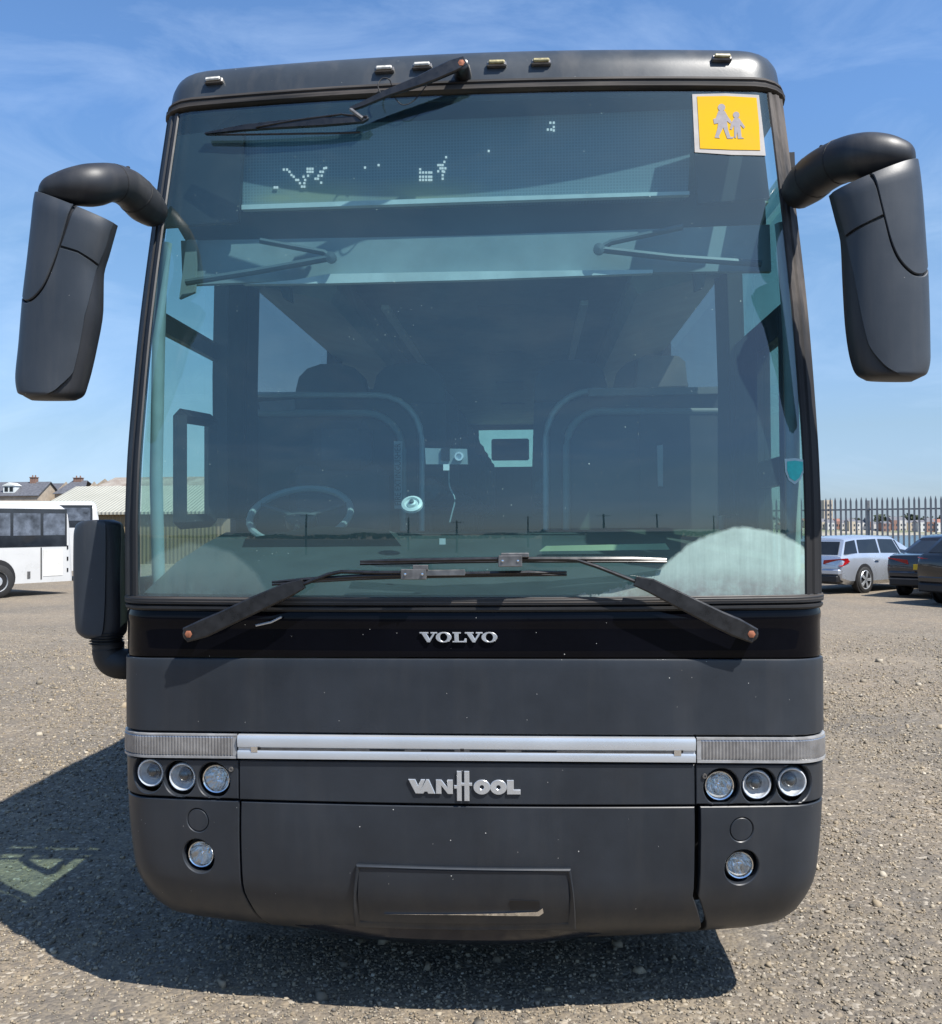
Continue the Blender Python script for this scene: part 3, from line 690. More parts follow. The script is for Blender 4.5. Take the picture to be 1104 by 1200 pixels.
# marker lights on the header
M['marker'] = simple('crazed marker lens', (.62, .60, .54), .3, 0, .3, 60)
M['marker_dirty'] = simple('yellowed marker lens', (.36, .31, .16), .35, 0, .5, 60)
for i, (x, y) in enumerate([(252, 97), (451, 84), (495, 80), (582, 77.5), (634, 75.5), (845, 71)]):
    a, z = hit(x, y); c = offp(front, a, z, .006); n_ = normal(front, a, z); tx = (front(a+.01, z)-front(a-.01, z)).normalized(); up_ = n_.cross(tx)
    R_ = Matrix((tx, -n_, up_ if up_.z > 0 else -up_)).transposed()
    dirty = i in (3, 4, 5)
    b = MB().box((c.x-.038, c.y-.012, c.z-.012), (c.x+.038, c.y+.008, c.z+.010), rot=R_, c=c, bev=.004).build('marker_light', M['steel'], coach)
    MB().box((c.x-.031, c.y-.022, c.z-.008), (c.x+.031, c.y-.011, c.z+.008), rot=R_, c=c, bev=.004).build('marker_lens', M['marker_dirty' if dirty else 'marker'], b)

# ---- wipers
def sp(px, py, off): a, z = hit(px, py); return offp(front, a, z, off)
def sp_near(px, py, off):
    """surface point whose lifted position shows at px,py"""
    x, y = px, py
    for _ in range(4):
        p = sp(x, y, off); u, v = proj(p); x += px-u; y += py-v
    return p
def ribbon(mb, pts, ws, th=.008):
    """flat bar whose wide side faces outwards; pts=[(px,py,off)]"""
    P = [sp_near(*p) for p in pts]; N = len(P); b = len(mb.v)
    for i, p in enumerate(P):
        d = (P[min(i+1, N-1)]-P[max(i-1, 0)]).normalized(); n_ = Vector((0, -1, .05)); sd = d.cross(n_).normalized(); nn_ = sd.cross(d).normalized()
        wv = sd*ws[i]; tv = nn_*th
        mb.v += [p+wv*.9-tv, p+wv-tv*.7, p+wv+tv*.5, p+wv*.82+tv, p-wv*.82+tv, p-wv+tv*.5, p-wv-tv*.7, p-wv*.9-tv]
    for i in range(N-1):
        for k in range(8): k2 = (k+1) % 8; mb.f.append((b+i*8+k, b+i*8+k2, b+(i+1)*8+k2, b+(i+1)*8+k))
    mb.f.append(tuple(b+k for k in range(8))[::-1]); mb.f.append(tuple(b+(N-1)*8+k for k in range(8)))
    return mb
def wiper(piv, arm1, arm2, blade, brk, perf=None, nutm='rust'):
    root = ribbon(MB(), arm1[0], arm1[1], .009).build('wiper', M['wiper'], coach, sharp=20)
    p = sp_near(piv[0], piv[1], .055)
    MB().lathe([(.026, -.055), (.026, -.006), (.020, 0), (.018, .002), (.0001, .002)], p, (0, -1, .05), 18).build('wiper_pivot', M['wiper'], root)
    MB().lathe([(.013, -.002), (.013, .010), (.008, .012), (.0001, .012)], p, (0, -1, .05), 6).build('pivot_nut', M[nutm], root)
    t = MB().tube([sp_near(*q) for q in arm2], .0065, 8); t.build('wiper_rod', M['wiper'], root)
    bl = MB(); Q = [sp_near(*q) for q in blade]
    bl.tube(Q, [.004]+[.008]*(len(Q)-2)+[.004], 6)
    Q2 = [sp_near(q[0], q[1]+3.0, q[2]-.018) for q in blade]; bl.tube(Q2, .0045, 5)
    bl.build('wiper_blade', M['wiper'], root)
    bk = MB()
    for (x0, y0, x1, y1, o) in brk:
        a = sp_near(x0, y0, o); b = sp_near(x1, y1, o); bk.box((a.x, a.y-.012, a.z), (b.x, b.y+.010, b.z), bev=.002)
    bk.build('blade_bracket', M['steel'], root)
    for (x, y) in ((brk[0][0]+5, (brk[0][1]+brk[0][3])/2), (brk[0][2]-5, (brk[0][1]+brk[0][3])/2)):
        q = sp_near(x, y, brk[0][4]+.013); MB().lathe([(.005, 0), (.004, .004), (.0001, .005)], q, (0, -1, 0), 8).build('rivet', M['chrome'], root)
    if perf: 
        pf = ribbon(MB(), perf, [.010]*len(perf), .003); pf.build('perforated_link', M['steel'], root)
    return root
wiper((222, 743), ([(218, 744, .052), (240, 736, .055), (262, 726, .055), (300, 708, .055), (338, 691, .055), (356, 684, .052)], [.026, .032, .030, .029, .026, .016]),
      [(352, 686, .052), (385, 673, .05), (400, 670, .05), (440, 671, .05), (480, 671, .05)],
      [(319, 682, .035), (360, 679, .04), (420, 675.5, .045), (480, 673.5, .045), (560, 672, .042), (620, 671, .04), (664, 670.5, .03)],
      [(470, 667, 500, 679, .052), (484, 662, 502, 668, .05)], [(500, 671.5, .05), (545, 671, .05)])
wiper((880, 743), ([(884, 745, .052), (862, 735, .055), (842, 726, .055), (800, 705, .055), (762, 686, .055), (744, 681, .052)], [.026, .032, .030, .027, .024, .016]),
      [(746, 682, .052), (700, 664, .052), (675, 656, .052), (640, 655, .052), (600, 657, .052)],
      [(422, 658, .045), (470, 657, .05), (520, 656, .055), (590, 655, .055), (660, 655, .052), (740, 655, .045), (781, 655.5, .035)],
      [(584, 651, 612, 664, .060), (587, 648, 620, 653, .058)])
# upper wiper
root = ribbon(MB(), [(545, 72, .075), (530, 78, .078), (508, 88, .075), (492, 95, .070), (455, 109, .065), (424, 123, .060), (411, 128, .055)], [.020, .026, .024, .020, .014, .010, .007], .008).build('wiper', M['wiper'], coach, sharp=20)
p = sp_near(541, 76, .070)
MB().lathe([(.034, -.070), (.030, -.01), (.026, .006), (.020, .010), (.0001, .010)], p, (0, -1, .12), 18).build('wiper_pivot', M['wiper'], root)
MB().lathe([(.013, .006), (.013, .015), (.0001, .017)], p, (0, -1, .12), 6).build('pivot_nut', M['rust'], root)
bl = ribbon(MB(), [(241, 157, .030), (285, 150, .045), (330, 146, .050), (380, 143, .050), (425, 140, .045), (431, 138, .040)], [.003, .012, .016, .017, .014, .008], .008)
bl.tube([sp_near(*q) for q in [(243, 158, .02), (300, 157.5, .02), (400, 156, .02), (422, 155, .02)]], .004, 6)
bl.tube([sp_near(*q) for q in [(300, 149, .055), (345, 141, .06), (400, 134, .062), (430, 137, .05)]], .004, 6)
bl.build('wiper_blade', M['wiper'], root)
MB().tube([sp_near(*q) for q in [(411, 128, .056), (417, 133, .058), (425, 139, .055)]], .008, 6).build('blade_bracket', M['steel'], root)
MB().tube([sp_near(*q) for q in spline([(446, 110, .05), (443, 100, .05), (448, 92, .045), (456, 93, .04), (459, 100, .03)], 4)], .0025, 5).build('washer_hose', M['black'], root)
MB().tube([sp_near(*q) for q in spline([(462, 114, .05), (472, 123, .045), (485, 118, .04), (500, 100, .04)], 4)], .002, 5).build('washer_hose', M['black'], root)
MB().tube([sp_near(*q) for q in [(300, 733, .012), (318, 729, .012), (330, 723, .014)]], .004, 6).build('washer_hose', M['silver'], coach)

# ---- mirrors
def mirror_surface(rows, Y, T):
    n = len(rows); Lp = [(at(*l, Y), l) for l, r in rows]; Rp = [(at(*r, Y), r) for l, r in rows]; H = .9
    def comp(P, k): f = [hermite([H*i/(n-1) for i in range(n)], [p[0][c] for p in P]) for c in range(3)]; return lambda b: Vector((f[0](b), f[1](b), f[2](b)))
    fl, frr = comp(Lp, 0), comp(Rp, 0)
    def S(a, b, back=False):
        bb = H-b; l, r = fl(bb), frr(bb); u = a/.25*PI/2; t = min(1, max(0, (H-bb)/.10)); t2 = min(1, max(0, bb/.04)); rd = (.55+.45*math.sqrt(max(0, 1-(1-t)**2)))*(.85+.15*t2)
        return (l+r)/2+(r-l)/2*math.sin(u)+Vector((0, -T*rd*(max(0, math.cos(u))**.7)*(1 if not back else -.5), 0))
    def m2(px, py):
        lo, hi = 0, H
        for _ in range(40):
            b = (lo+hi)/2; l = proj(fl(H-b)); r = proj(frr(H-b)); s = (px-l[0])/(r[0]-l[0]); y = l[1]+s*(r[1]-l[1])
            if y > py: lo = b
            else: hi = b
        s = min(1, max(-1, 2*s-1)); return (math.asin(s)*.25/(PI/2), b)
    return S, m2, H
def sm(pts, n=5): return [tuple(p) for p in spline(pts, n)]
def housing(rows, Y, T, polys, parent, seams=True):
    S, m2, H = mirror_surface(rows, Y, T)
    V = []; F = []; nu, nb = 28, 30
    for j in range(nb+1):
        b = H*j/nb
        for i in range(nu):
            u = -.25+1.0*i/nu
            if u <= .25: p = S(u, b); q = p+Vector((0, .010, 0)); 
            else: q = S(.5-u, b, True)
            c = (S(-.25, b)+S(.25, b))/2; V.append(c+(q-c)*.975)
    for j in range(nb):
        for i in range(nu): k = (i+1) % nu; F.append((j*nu+i, j*nu+k, (j+1)*nu+k, (j+1)*nu+i))
    F.append(tuple(range(nu))[::-1]); F.append(tuple(nb*nu+i for i in range(nu)))
    core = mk('mirror_housing', V, F, M['arm'] if polys else M['mirror'], parent, True, 50)  # blacker core left bare past the covers paints the housing's shaded side
    for p in polys:
        pp = [m2(*q) for q in p]
        panel('mirror_cover', pp, M['mirror'], core, off=.001, depth=.010, res=.02, rim=.003, S=S)
    return core
def arm(pts, parent, n=20):
    P = spline([(*at(px, py, Y), r) for px, py, Y, r in pts], 6)
    mb = MB(); mb.tube([p[:3] for p in P], [p[3] for p in P], n); o = mb.build('mirror_arm', M['arm'], parent, sharp=50)
    for k in (9, 17):
        c_, d_ = Vector(P[k][:3]), (Vector(P[k+1][:3])-Vector(P[k-1][:3])).normalized()
        MB().lathe([(P[k][3]*.97, -.004), (P[k][3]*1.012, -.002), (P[k][3]*1.012, .002), (P[k][3]*.97, .004)], c_, d_, 28).build('arm_seam', M['black'], o)
    for k in (7, 11):
        c_ = Vector(P[k][:3])+Vector((0, -.02, P[k][3]*.94)); MB().lathe([(.008, -.01), (.008, .012), (.005, .016), (.0001, .016)], c_, (0, -.3, 1), 8).build('arm_bolt', M['black'], o)
    return o
# left big mirror
lm = empty('door_mirror', at(80, 330, -.3)); lm.parent = coach
lm2 = coach
def sub(o): return o
armL = arm([(179, 248, .12, .060), (168, 238, .04, .072), (150, 221, -.05, .069), (130, 214, -.14, .066), (108, 217, -.21, .072), (86, 219, -.24, .064), (66, 222, -.25, .051), (54, 225, -.25, .036), (47, 227, -.25, .014)], coach)
rowsL = [((45, 227), (138, 264)), ((41, 268), (129, 296)), ((37, 305), (121.5, 325)), ((31, 355), (121, 362)), ((27, 405), (113, 410)), ((23.5, 443), (104, 447)), ((26, 461), (98, 463)), ((36, 469), (88, 469))]
hL = housing(rowsL, -.24, .090, [
    [(46, 228), (60, 226), (80, 229)]+sm([(100.5, 238), (92, 270), (84, 298), (76, 320), (66, 342), (55, 354), (45, 358), (37, 355), (32.5, 347), (30.5, 336)])+[(34, 310), (40, 268)],
    [(102, 239), (120, 249), (137.2, 262.5), (129, 292), (121.5, 314), (104, 302), (86, 297)],
    [(85, 299), (104, 304), (120.8, 316), (116, 345), (110, 375), (104, 410), (97, 440), (85, 455), (68, 467), (45, 468.2), (30, 463), (23, 446), (25, 410), (29, 358), (30, 341)]+sm([(32, 350), (37, 357.3), (45, 360.4), (56, 356.3), (67.3, 344), (77.5, 322), (85, 299)])[:-1]], armL)
lm_ = [o for o in (lm,)]
bpy.data.objects.remove(lm)
armR = arm([(936, 224, .13, .066), (948, 213, .04, .077), (964, 200, -.05, .076), (988, 188, -.14, .075), (1012, 184, -.21, .077), (1034, 183, -.24, .070), (1052, 184, -.25, .057), (1064, 186, -.25, .040), (1071, 188, -.25, .014)], coach)
rowsR = [((971, 229), (1073, 188)), ((978, 256), (1078, 235)), ((985, 286), (1081.5, 285)), ((987, 330), (1084.5, 330)), ((990, 380), (1086, 380)), ((996, 420), (1086.5, 420)), ((1003, 438), (1082, 440)), ((1016, 446), (1070, 447))]
hR = housing(rowsR, -.24, .090, [
    [(1030, 193), (1050, 188.5), (1072, 190), (1079, 240), (1083, 280)]+sm([(1085, 300), (1083, 312), (1078, 322), (1070, 328), (1058, 327), (1044, 315), (1034, 296), (1026, 268), (1010, 201.5)]),
    [(972, 228), (990, 212), (1008.5, 202), (1016, 232), (1023.5, 262), (1004, 271), (986, 281)],
    [(986.5, 284), (1005, 273)]+sm([(1024, 265), (1032.5, 297.5), (1042.5, 317), (1057, 329.4), (1070.5, 330.4), (1079, 324.4), (1084.5, 314), (1086, 304)])+[(1087, 335), (1088, 380), (1087.5, 420), (1081, 439), (1068, 446), (1044, 444.5), (1024, 432), (1008, 408), (1000, 370), (993, 325)]], armR)
# lower kerb mirror on the left
rowsK = [((104, 610), (132, 609)), ((94, 615), (143, 614)), ((90.5, 628), (147, 636)), ((90, 665), (149, 680)), ((91, 705), (149.5, 715)), ((93, 735), (148.5, 738)), ((103, 747), (142, 748))]
nk = MB().tube([at(125, 742, .2), at(126, 752, .2), at(127, 765, .2)], [.062, .055, .06], 18)
nk.tube([Vector(p) for p in spline([tuple(at(127, 752, .2)), tuple(at(127, 762, .2)), tuple(at(130, 772, .2)), tuple(at(139, 777, .2)), tuple(at(152, 778, .22)), tuple(at(175, 776, .3))], 5)], .060, 20)
for k in range(4): nk.lathe([(.052, -.004), (.066, 0), (.052, .004)], at(125, 744+k*3.2, .2), (0, 0, 1), 20)
kerb_arm = nk.build('kerb_mirror_arm', M['rubber'], coach, sharp=50)
S, m2, H = mirror_surface(rowsK, .22, .085)
kh = housing(rowsK, .22, .085, [[(104, 611), (130, 610.5), (134, 618), (134.5, 650), (134, 700), (132, 735), (128, 747), (104, 747), (93.5, 735), (91, 700), (90.6, 650), (91, 630), (95, 617)]], kerb_arm)

# ---- sides, underbody, wheels
def sideL(a, b): return Vector((-fW(b), -a, b))
def sideR(a, b): return Vector((fW(b), a, b))
WINS = [(1.45, 3.40), (3.62, 5.62), (5.84, 7.84), (8.06, 10.0), (10.22, 11.9)]
for S, sg in ((sideL, -1), (sideR, 1)):
    f_ = lambda y: y*sg
    def sd(name, y0, y1, z0, z1, mat, nz_=4, off=0.0, parent=coach, skirt=.03): return strip(name, zr(z0, z1, nz_, off), *(sorted((f_(y0), f_(y1)))), max(1, int((y1-y0)/.5)), mat, parent, S=S, skirt=skirt)
    for (y0, y1, z0) in ((.48, 2.30, .30), (2.30, 3.30, .98), (3.30, 8.2, .30), (8.2, 10.6, .98), (10.6, 12.3, .30)): sd('side_panel', y0, y1, z0, 1.46, M['grey'])
    sd('side_panel', 1.2, 12.3, 1.462, 1.75, M['grey'], 2)
    sd('cantrail', .78, 12.3, 3.10, 3.59, M['head'], 5)
    for (y0, y1) in WINS: sd('side_window', y0-.02, y1+.02, 1.74, 3.11, M['sideglass'], 3, -.012, skirt=0)
    for (y0, y1) in ((1.14 if sg > 0 else .95, 1.45), (3.40, 3.62), (5.62, 5.84), (7.84, 8.06), (10.0, 10.22), (11.9, 12.3)): sd('window_pillar', y0, y1, 1.75, 3.10, M['rubber'], 2, 0, skirt=.07)
# cab side windows with their frames
def sideF(sg, y1):
    def S(a, b):
        yf = fY(b)+RC+.055; q = a if sg > 0 else 1-a
        return Vector((sg*(fW(b)-.004), yf+(y1-yf)*q, b))
    return S
for sg, y1 in ((-1, .95), (1, .30)):
    S = sideF(sg, y1)
    strip('cab_window', zr(1.50, 2.50, 8, -.01), 0, 1, 6, M['cabglass'], coach, S=S, skirt=0)
    strip('cab_window', zr(2.56, 3.10, 6, -.01), 0, 1, 6, M['cabglass'], coach, S=S, skirt=0)
    strip('cab_window_frame', zr(2.49, 2.57, 2, .004), 0, 1, 6, M['rubber'], coach, S=S, skirt=.03)
    strip('cab_window_frame', zr(1.44, 1.52, 2, .004), 0, 1, 6, M['rubber'], coach, S=S, skirt=.03)
    strip('cab_window_frame', zr(3.08, 3.14, 2, .004), 0, 1, 6, M['rubber'], coach, S=S, skirt=.03)
# sliding signal window frame inside the driver's window
def frame_quad(name, X, corners, wd, mat, parent, th=.03):
    mb = MB(); P = [atx(x, y, X) for x, y in corners]; 
    for i in range(4):
        mb.tube([P[i], P[(i+1) % 4]], wd, 4)
    return mb.build(name, mat, parent, False)
frame_quad('sliding_window_frame', -1.22, [(211, 487), (247, 493), (247, 610), (211, 612)], .030, M['rubber'], coach)
# passenger door on the right
dr = MB()
def ybox(mb, y0, y1, z0, z1, X=1.235, t=.03): mb.box((X-t, y0, z0), (X+t, y1, z1), bev=.004)
ybox(dr, .30, .36, .95, 2.56); ybox(dr, .72, 1.14, .95, 2.56); ybox(dr, .36, .72, 2.44, 2.56); ybox(dr, .36, .72, 1.86, 1.97); ybox(dr, .36, .72, .95, 1.40)
door = dr.build('passenger_door', M['rubber'], coach, False)
mb = MB(); mb.box((1.235, .36, 1.97), (1.241, .72, 2.44)); mb.build('door_pane', M['cabglass'], door, False)
mb = MB(); mb.box((1.235, .36, 1.40), (1.241, .72, 1.86)); mb.build('door_pane', M['cabglass'], door, False)
mb = MB(); mb.box((1.238, .30, 2.56), (1.243, 1.14, 3.10)); mb.build('door_head_window', M['cabglass'], coach, False)
mb = MB(); mb.box((-1.0, .30, .30), (1.0, 12.2, .34)); mb.box((-1.2, .06, .42), (1.2, 1.6, .46)); mb.box((-1.22, 3.4, .36), (1.22, 8.1, .42)); mb.box((-1.2, 10.7, .36), (1.2, 12.25, .42)); mb.build('underbody', M['black'], coach, False)
mb = MB(); mb.box((-1.26, 12.27, .35), (1.26, 12.33, 2.70)); mb.box((-1.26, 12.27, 3.32), (1.2, 12.33, 3.60)); mb.box((-1.26, 12.27, 2.70), (-.62, 12.33, 3.32)); mb.box((.42, 12.27, 2.70), (1.26, 12.33, 3.32)); mb.build('rear_wall', M['grey'], coach, False)
mb = MB(); mb.box((-.62, 12.30, 2.70), (.42, 12.306, 3.32)); mb.build('rear_window', M['cabglass'], coach, False)
M['tyre'] = simple('tyre rubber', (.018, .018, .018), .8, 0, .3, 20)
def wheel(c, R, wd, parent, ax=(1, 0, 0), rim='silver', name='wheel'):
    ax = Vector(ax)
    t = MB().lathe([(R*.62, -wd/2), (R*.93, -wd/2), (R, -wd*.38), (R, wd*.38), (R*.93, wd/2), (R*.62, wd/2)], c, ax, 28).build(name, M['tyre'], parent, sharp=50)
    MB().lathe([(R*.63, wd*.46), (R*.58, wd*.30), (R*.35, wd*.22), (R*.30, wd*.40), (R*.1, wd*.42), (.001, wd*.42)], c, ax, 20).build('rim', M[rim], t)
    return t
for y in (2.80, 9.4):
    for s in (-1, 1): wheel((s*1.08, y, .52), .52, .30, coach, (s, 0, 0))

# ---- interior
def trimmat(name, c, rough=.6): return simple(name, c, rough, 0, .15, 6)
T1 = trimmat('light interior trim', (.24, .29, .30)); T2 = trimmat('mid grey interior trim', (.26, .34, .34)); T3 = trimmat('dark interior trim', (.06, .08, .085)); T4 = trimmat('dashboard plastic', (.045, .06, .06), .5)
T5 = trimmat('dark blue grey seat cloth', (.11, .15, .16), .9); T8 = trimmat('grey wheel rim', (.24, .29, .29), .4); T7 = trimmat('blind arm metal', (.085, .11, .12), .4); T6 = simple('pale tube trim', (.50, .60, .62), .35, .1); TW = simple('white plastic', (.62, .66, .64), .45)
mb = MB(); mb.box((-1.22, 1.9, 1.36), (1.22, 12.25, 1.40)); mb.box((-1.2, .02, 1.0), (1.2, 1.9, 1.04)); mb.box((-1.2, 1.88, 1.0), (1.2, 1.92, 1.38)); mb.build('saloon_floor', T3, coach, False)
mb = MB(); mb.box((-1.2, .95, 3.40), (1.2, 12.25, 3.43)); mb.build('ceiling', T2, coach, False)
for s in (-1, 1):
    pr = [(.78, 2.86), (.74, 2.92), (.80, 3.12), (1.20, 3.22), (1.24, 3.05), (1.20, 2.96)]
    poly = [Vector((s*x, 0, z)) for x, z in pr]
    MB().prism(poly if s > 0 else poly[::-1], (0, 1.35, 0), (0, 11.9, 0)).build('luggage_rack', T2, coach, True, 30)
# seats
def seat_mesh():
    mb = MB()
    mb.box((-.21, .0, .40), (.21, .46, .52), bev=.04); mb.box((-.21, .40, .50), (.21, .52, 1.02), bev=.05)
    V = []; F = []
    prof = [(.21, .98), (.21, 1.06), (.19, 1.14), (.14, 1.19), (.06, 1.215), (-.06, 1.215), (-.14, 1.19), (-.19, 1.14), (-.21, 1.06), (-.21, .98)]
    mb.prism([Vector((x, .46, z)) for x, z in prof], (0, -.055, 0), (0, .06, 0))
    mb.box((-.03, .2, 0), (.03, .4, .42)); return mb
so = seat_mesh().build('seat', T5, coach, True, 40); sm = so.data
first = True
for r in range(9):
    for x in (-.93, -.47, .47, .93):
        if first: o = so; first = False
        else: o = link('seat', sm, coach)
        o.location = (x, 1.66+r*.98, 1.45)
mb = MB()
for s_ in (-1, 1): mb.box((s_*.52-.02, 1.5, 2.845), (s_*.52+.02, 11.5, 2.87)); 
mb.build('aisle_rail', T6, coach, False)
for k in range(5):
    MB().box((-.16, 1.9+k*1.9, 3.385), (.16, 2.5+k*1.9, 3.398)).build('ceiling_lamp', T1, coach, False)
MB().box((-.30, 9.6, 2.62), (.22, 9.66, 2.92), bev=.02).build('monitor', T3, coach, False)
# front bulkhead inside above the screen
def slab(name, pts, Y0, th, mat, parent=coach, sm_=False): return MB().prism([at(x, y, Y0) for x, y in pts], (0, 0, 0), (0, th, 0)).build(name, mat, parent, sm_)
def display_mat():
    g = NT('dot matrix face'); co = g.n('ShaderNodeTexCoord'); sx = g.n('ShaderNodeSeparateXYZ'); g.l(co.outputs['Object'], sx.inputs[0])
    fx = g.math('FRACT', g.math('MULTIPLY', sx.outputs[0], 82.0)); fz = g.math('FRACT', g.math('MULTIPLY', sx.outputs[2], 82.0))
    dot = g.math('MULTIPLY', g.math('GREATER_THAN', fx, .35), g.math('GREATER_THAN', fz, .35))
    base = g.mixc(dot, (.17, .235, .265), (.12, .17, .20)); yl = None
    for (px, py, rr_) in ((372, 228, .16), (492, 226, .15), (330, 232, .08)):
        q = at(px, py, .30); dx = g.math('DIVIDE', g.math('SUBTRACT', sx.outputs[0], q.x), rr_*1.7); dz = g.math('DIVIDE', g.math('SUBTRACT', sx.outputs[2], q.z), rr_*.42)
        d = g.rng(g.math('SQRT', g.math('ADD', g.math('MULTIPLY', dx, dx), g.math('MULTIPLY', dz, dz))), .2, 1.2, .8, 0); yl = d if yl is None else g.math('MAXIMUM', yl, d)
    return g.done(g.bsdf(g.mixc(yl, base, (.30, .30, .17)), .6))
dd = slab('destination_display', [(286, 150), (812, 128), (806, 226), (284, 240)], .30, .10, display_mat())
slab('display_light_strip', [(283, 240), (520, 232), (808, 224), (808, 228), (520, 237.5), (283, 245.5)], .26, .03, TW)
dots = [(145,275),(155,275),(182,203),(195,203),(205,212),(213,225),(222,232),(232,245),(240,245),(247,258),(255,272),(265,272),(265,258),(268,245),(278,200),(288,200),(298,200),(278,212),(288,212),(298,212),(280,228),(310,240),(320,240),(333,256),(322,228),(330,212),(340,212),(345,198),(353,196),(335,228),(262,232),
    (733,202),(733,215),(733,232),(733,245),(745,232),(757,232),(769,232),(778,232),(745,245),(757,245),(769,245),(778,245),(745,215),(757,215),(769,215),(778,215),(806,185),(815,185),(824,185),(815,198),(824,198),(806,210),(824,210),(830,212),(824,226),(824,240),(838,153),(831,172),(835,198),(1010,128),(510,195),(565,185)]
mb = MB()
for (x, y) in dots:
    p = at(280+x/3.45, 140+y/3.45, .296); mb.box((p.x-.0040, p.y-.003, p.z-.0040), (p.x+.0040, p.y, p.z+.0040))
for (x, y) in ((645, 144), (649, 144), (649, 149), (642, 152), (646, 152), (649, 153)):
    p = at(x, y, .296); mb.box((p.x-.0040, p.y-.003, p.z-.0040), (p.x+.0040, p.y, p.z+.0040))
gl_ = NT('sun glint display dots'); em_ = gl_.n('ShaderNodeEmission'); em_.inputs['Strength'].default_value = .5; em_.inputs['Color'].default_value = (.85, .95, 1, 1); mb.build('display_dots', gl_.done(em_.outputs[0]), dd, False)  # emission stands in for sun glinting off the reflective flip-dots
slab('display_blank', [(200, 160), (286, 149), (279, 259), (184, 266)], .24, .03, M['rubber'])
slab('display_blank', [(812, 130), (890, 128), (902, 232), (818, 238)], .30, .03, M['rubber'])
slab('header_trim', [(196, 246), (284, 243), (810, 226), (896, 230), (898, 262), (552, 276), (218, 283)], .40, .03, T3)
bulk = slab('header_bulkhead', [(212, 282), (552, 276), (902, 263), (904, 318), (835, 318), (552, 322), (385, 327), (214, 334)], .31, .03, T1)
slab('bulkhead_light_edge', [(345, 328), (385, 321), (552, 318), (765, 316), (765, 320), (552, 328), (385, 332), (285, 333)], .27, .03, TW)
mb = MB(); mb.box((-1.2, .46, 3.0), (1.2, 1.36, 3.04)); mb.build('header_shelf', T2, coach, False)
for q in ([(218, 331), (300, 318), (388, 302), (380, 296), (305, 282)], [(892, 309), (790, 302), (702, 292), (716, 284), (800, 266)]):
    b = MB(); P = [at(x, y, .25) for x, y in q]; b.tube(P[:3], .014, 8); b.tube(P[2:], .012, 8); b.lathe([(.022, -.01), (.022, .012), (.0001, .016)], P[2], (0, -1, 0), 14); b.build('blind_arm', T7, coach)
slab('bulkhead_end', [(219, 281), (231, 281), (228, 342), (210, 350)], .28, .02, T1)
# small reading lamp/camera hanging under the bulkhead
slab('ceiling_camera', [(326, 336), (340, 336), (341, 353), (332, 349)], .9, .05, T3); slab('ceiling_camera', [(813, 318), (828, 318), (825, 336), (815, 340)], .9, .05, T3)
# a pale A-post inside each corner of the glass
for s, pts in ((-1, [(194, 285), (186, 400), (183, 560), (186, 690)]), (1, [(916, 262), (926, 400), (930, 560), (930, 690)])):
    MB().tube([at(x, y, .16) for x, y in pts], .026, 8).build('corner_post', T2, coach, True, 50)
# dashboard
V = []; F = []; A = [-1.24+2.48*i/40 for i in range(41)]
for (kind, zz, yy) in ((0, 1.40, 0), (0, 1.47, 0), (1, 1.57, .25), (1, 1.64, .55), (1, 1.685, .78), (1, 1.60, .86), (1, 1.05, .90)):
    for a in A:
        p = offp(front, a, zz if kind == 0 else 1.5, -.05); t = min(1, abs(a)/1.24)
        if kind == 0: V.append(p)
        else: V.append((p.x*(1-.04*yy), max(p.y+.1, yy), zz))
for j in range(6):
    for i in range(40): F.append((j*41+i, j*41+i+1, (j+1)*41+i+1, (j+1)*41+i))
mk('dashboard', V, F, T4, coach)
b = MB(); pr = [(-1.0, .50, 1.56), (-.95, .46, 1.66), (-.62, .44, 1.71), (-.35, .46, 1.69), (-.25, .50, 1.56)]
b.prism([Vector(q) for q in pr], (0, 0, 0), (0, .34, -.02)); b.build('instrument_binnacle', T4, coach)
slab('dashboard_strip', [(632, 646), (640, 640), (780, 637), (785, 644)], .30, .03, simple('pale green yellow strip', (.62, .66, .38), .5))
# steering wheel
c = at(352, 603, .78); ax = Vector((0, -.55, .83)).normalized(); u = Vector((1, 0, 0)); v = ax.cross(u)
sw = MB().tube([c+(u*math.cos(t)+v*math.sin(t))*.225 for t in [2*PI*i/36 for i in range(36)]], .016, 8, closed=True).build('steering_wheel', T8, coach)
b = MB(); b.lathe([(.07, -.03), (.07, .01), (.0001, .02)], c-ax*.02, ax, 18)
for t in (.4, PI-.4, PI*1.5): b.tube([c-ax*.02, c+(u*math.cos(t)+v*math.sin(t))*.22], .012, 6)
b.tube([c-ax*.02, c-ax*.5], .04, 10); b.build('steering_hub', T4, sw)
# driver's seat
p = at(397, 545, 1.25)
b = MB().box((p.x-.25, 1.2, 1.25), (p.x+.25, 1.35, p.z+.0), bev=.05); b.box((p.x-.25, .85, 1.25), (p.x+.25, 1.3, 1.42), bev=.05); b.box((p.x-.12, 1.17, p.z-.03), (p.x+.17, 1.32, p.z+.22), bev=.05)
b.build('driver_seat', trimmat('slate seat cloth', (.06, .075, .09), .9), coach)
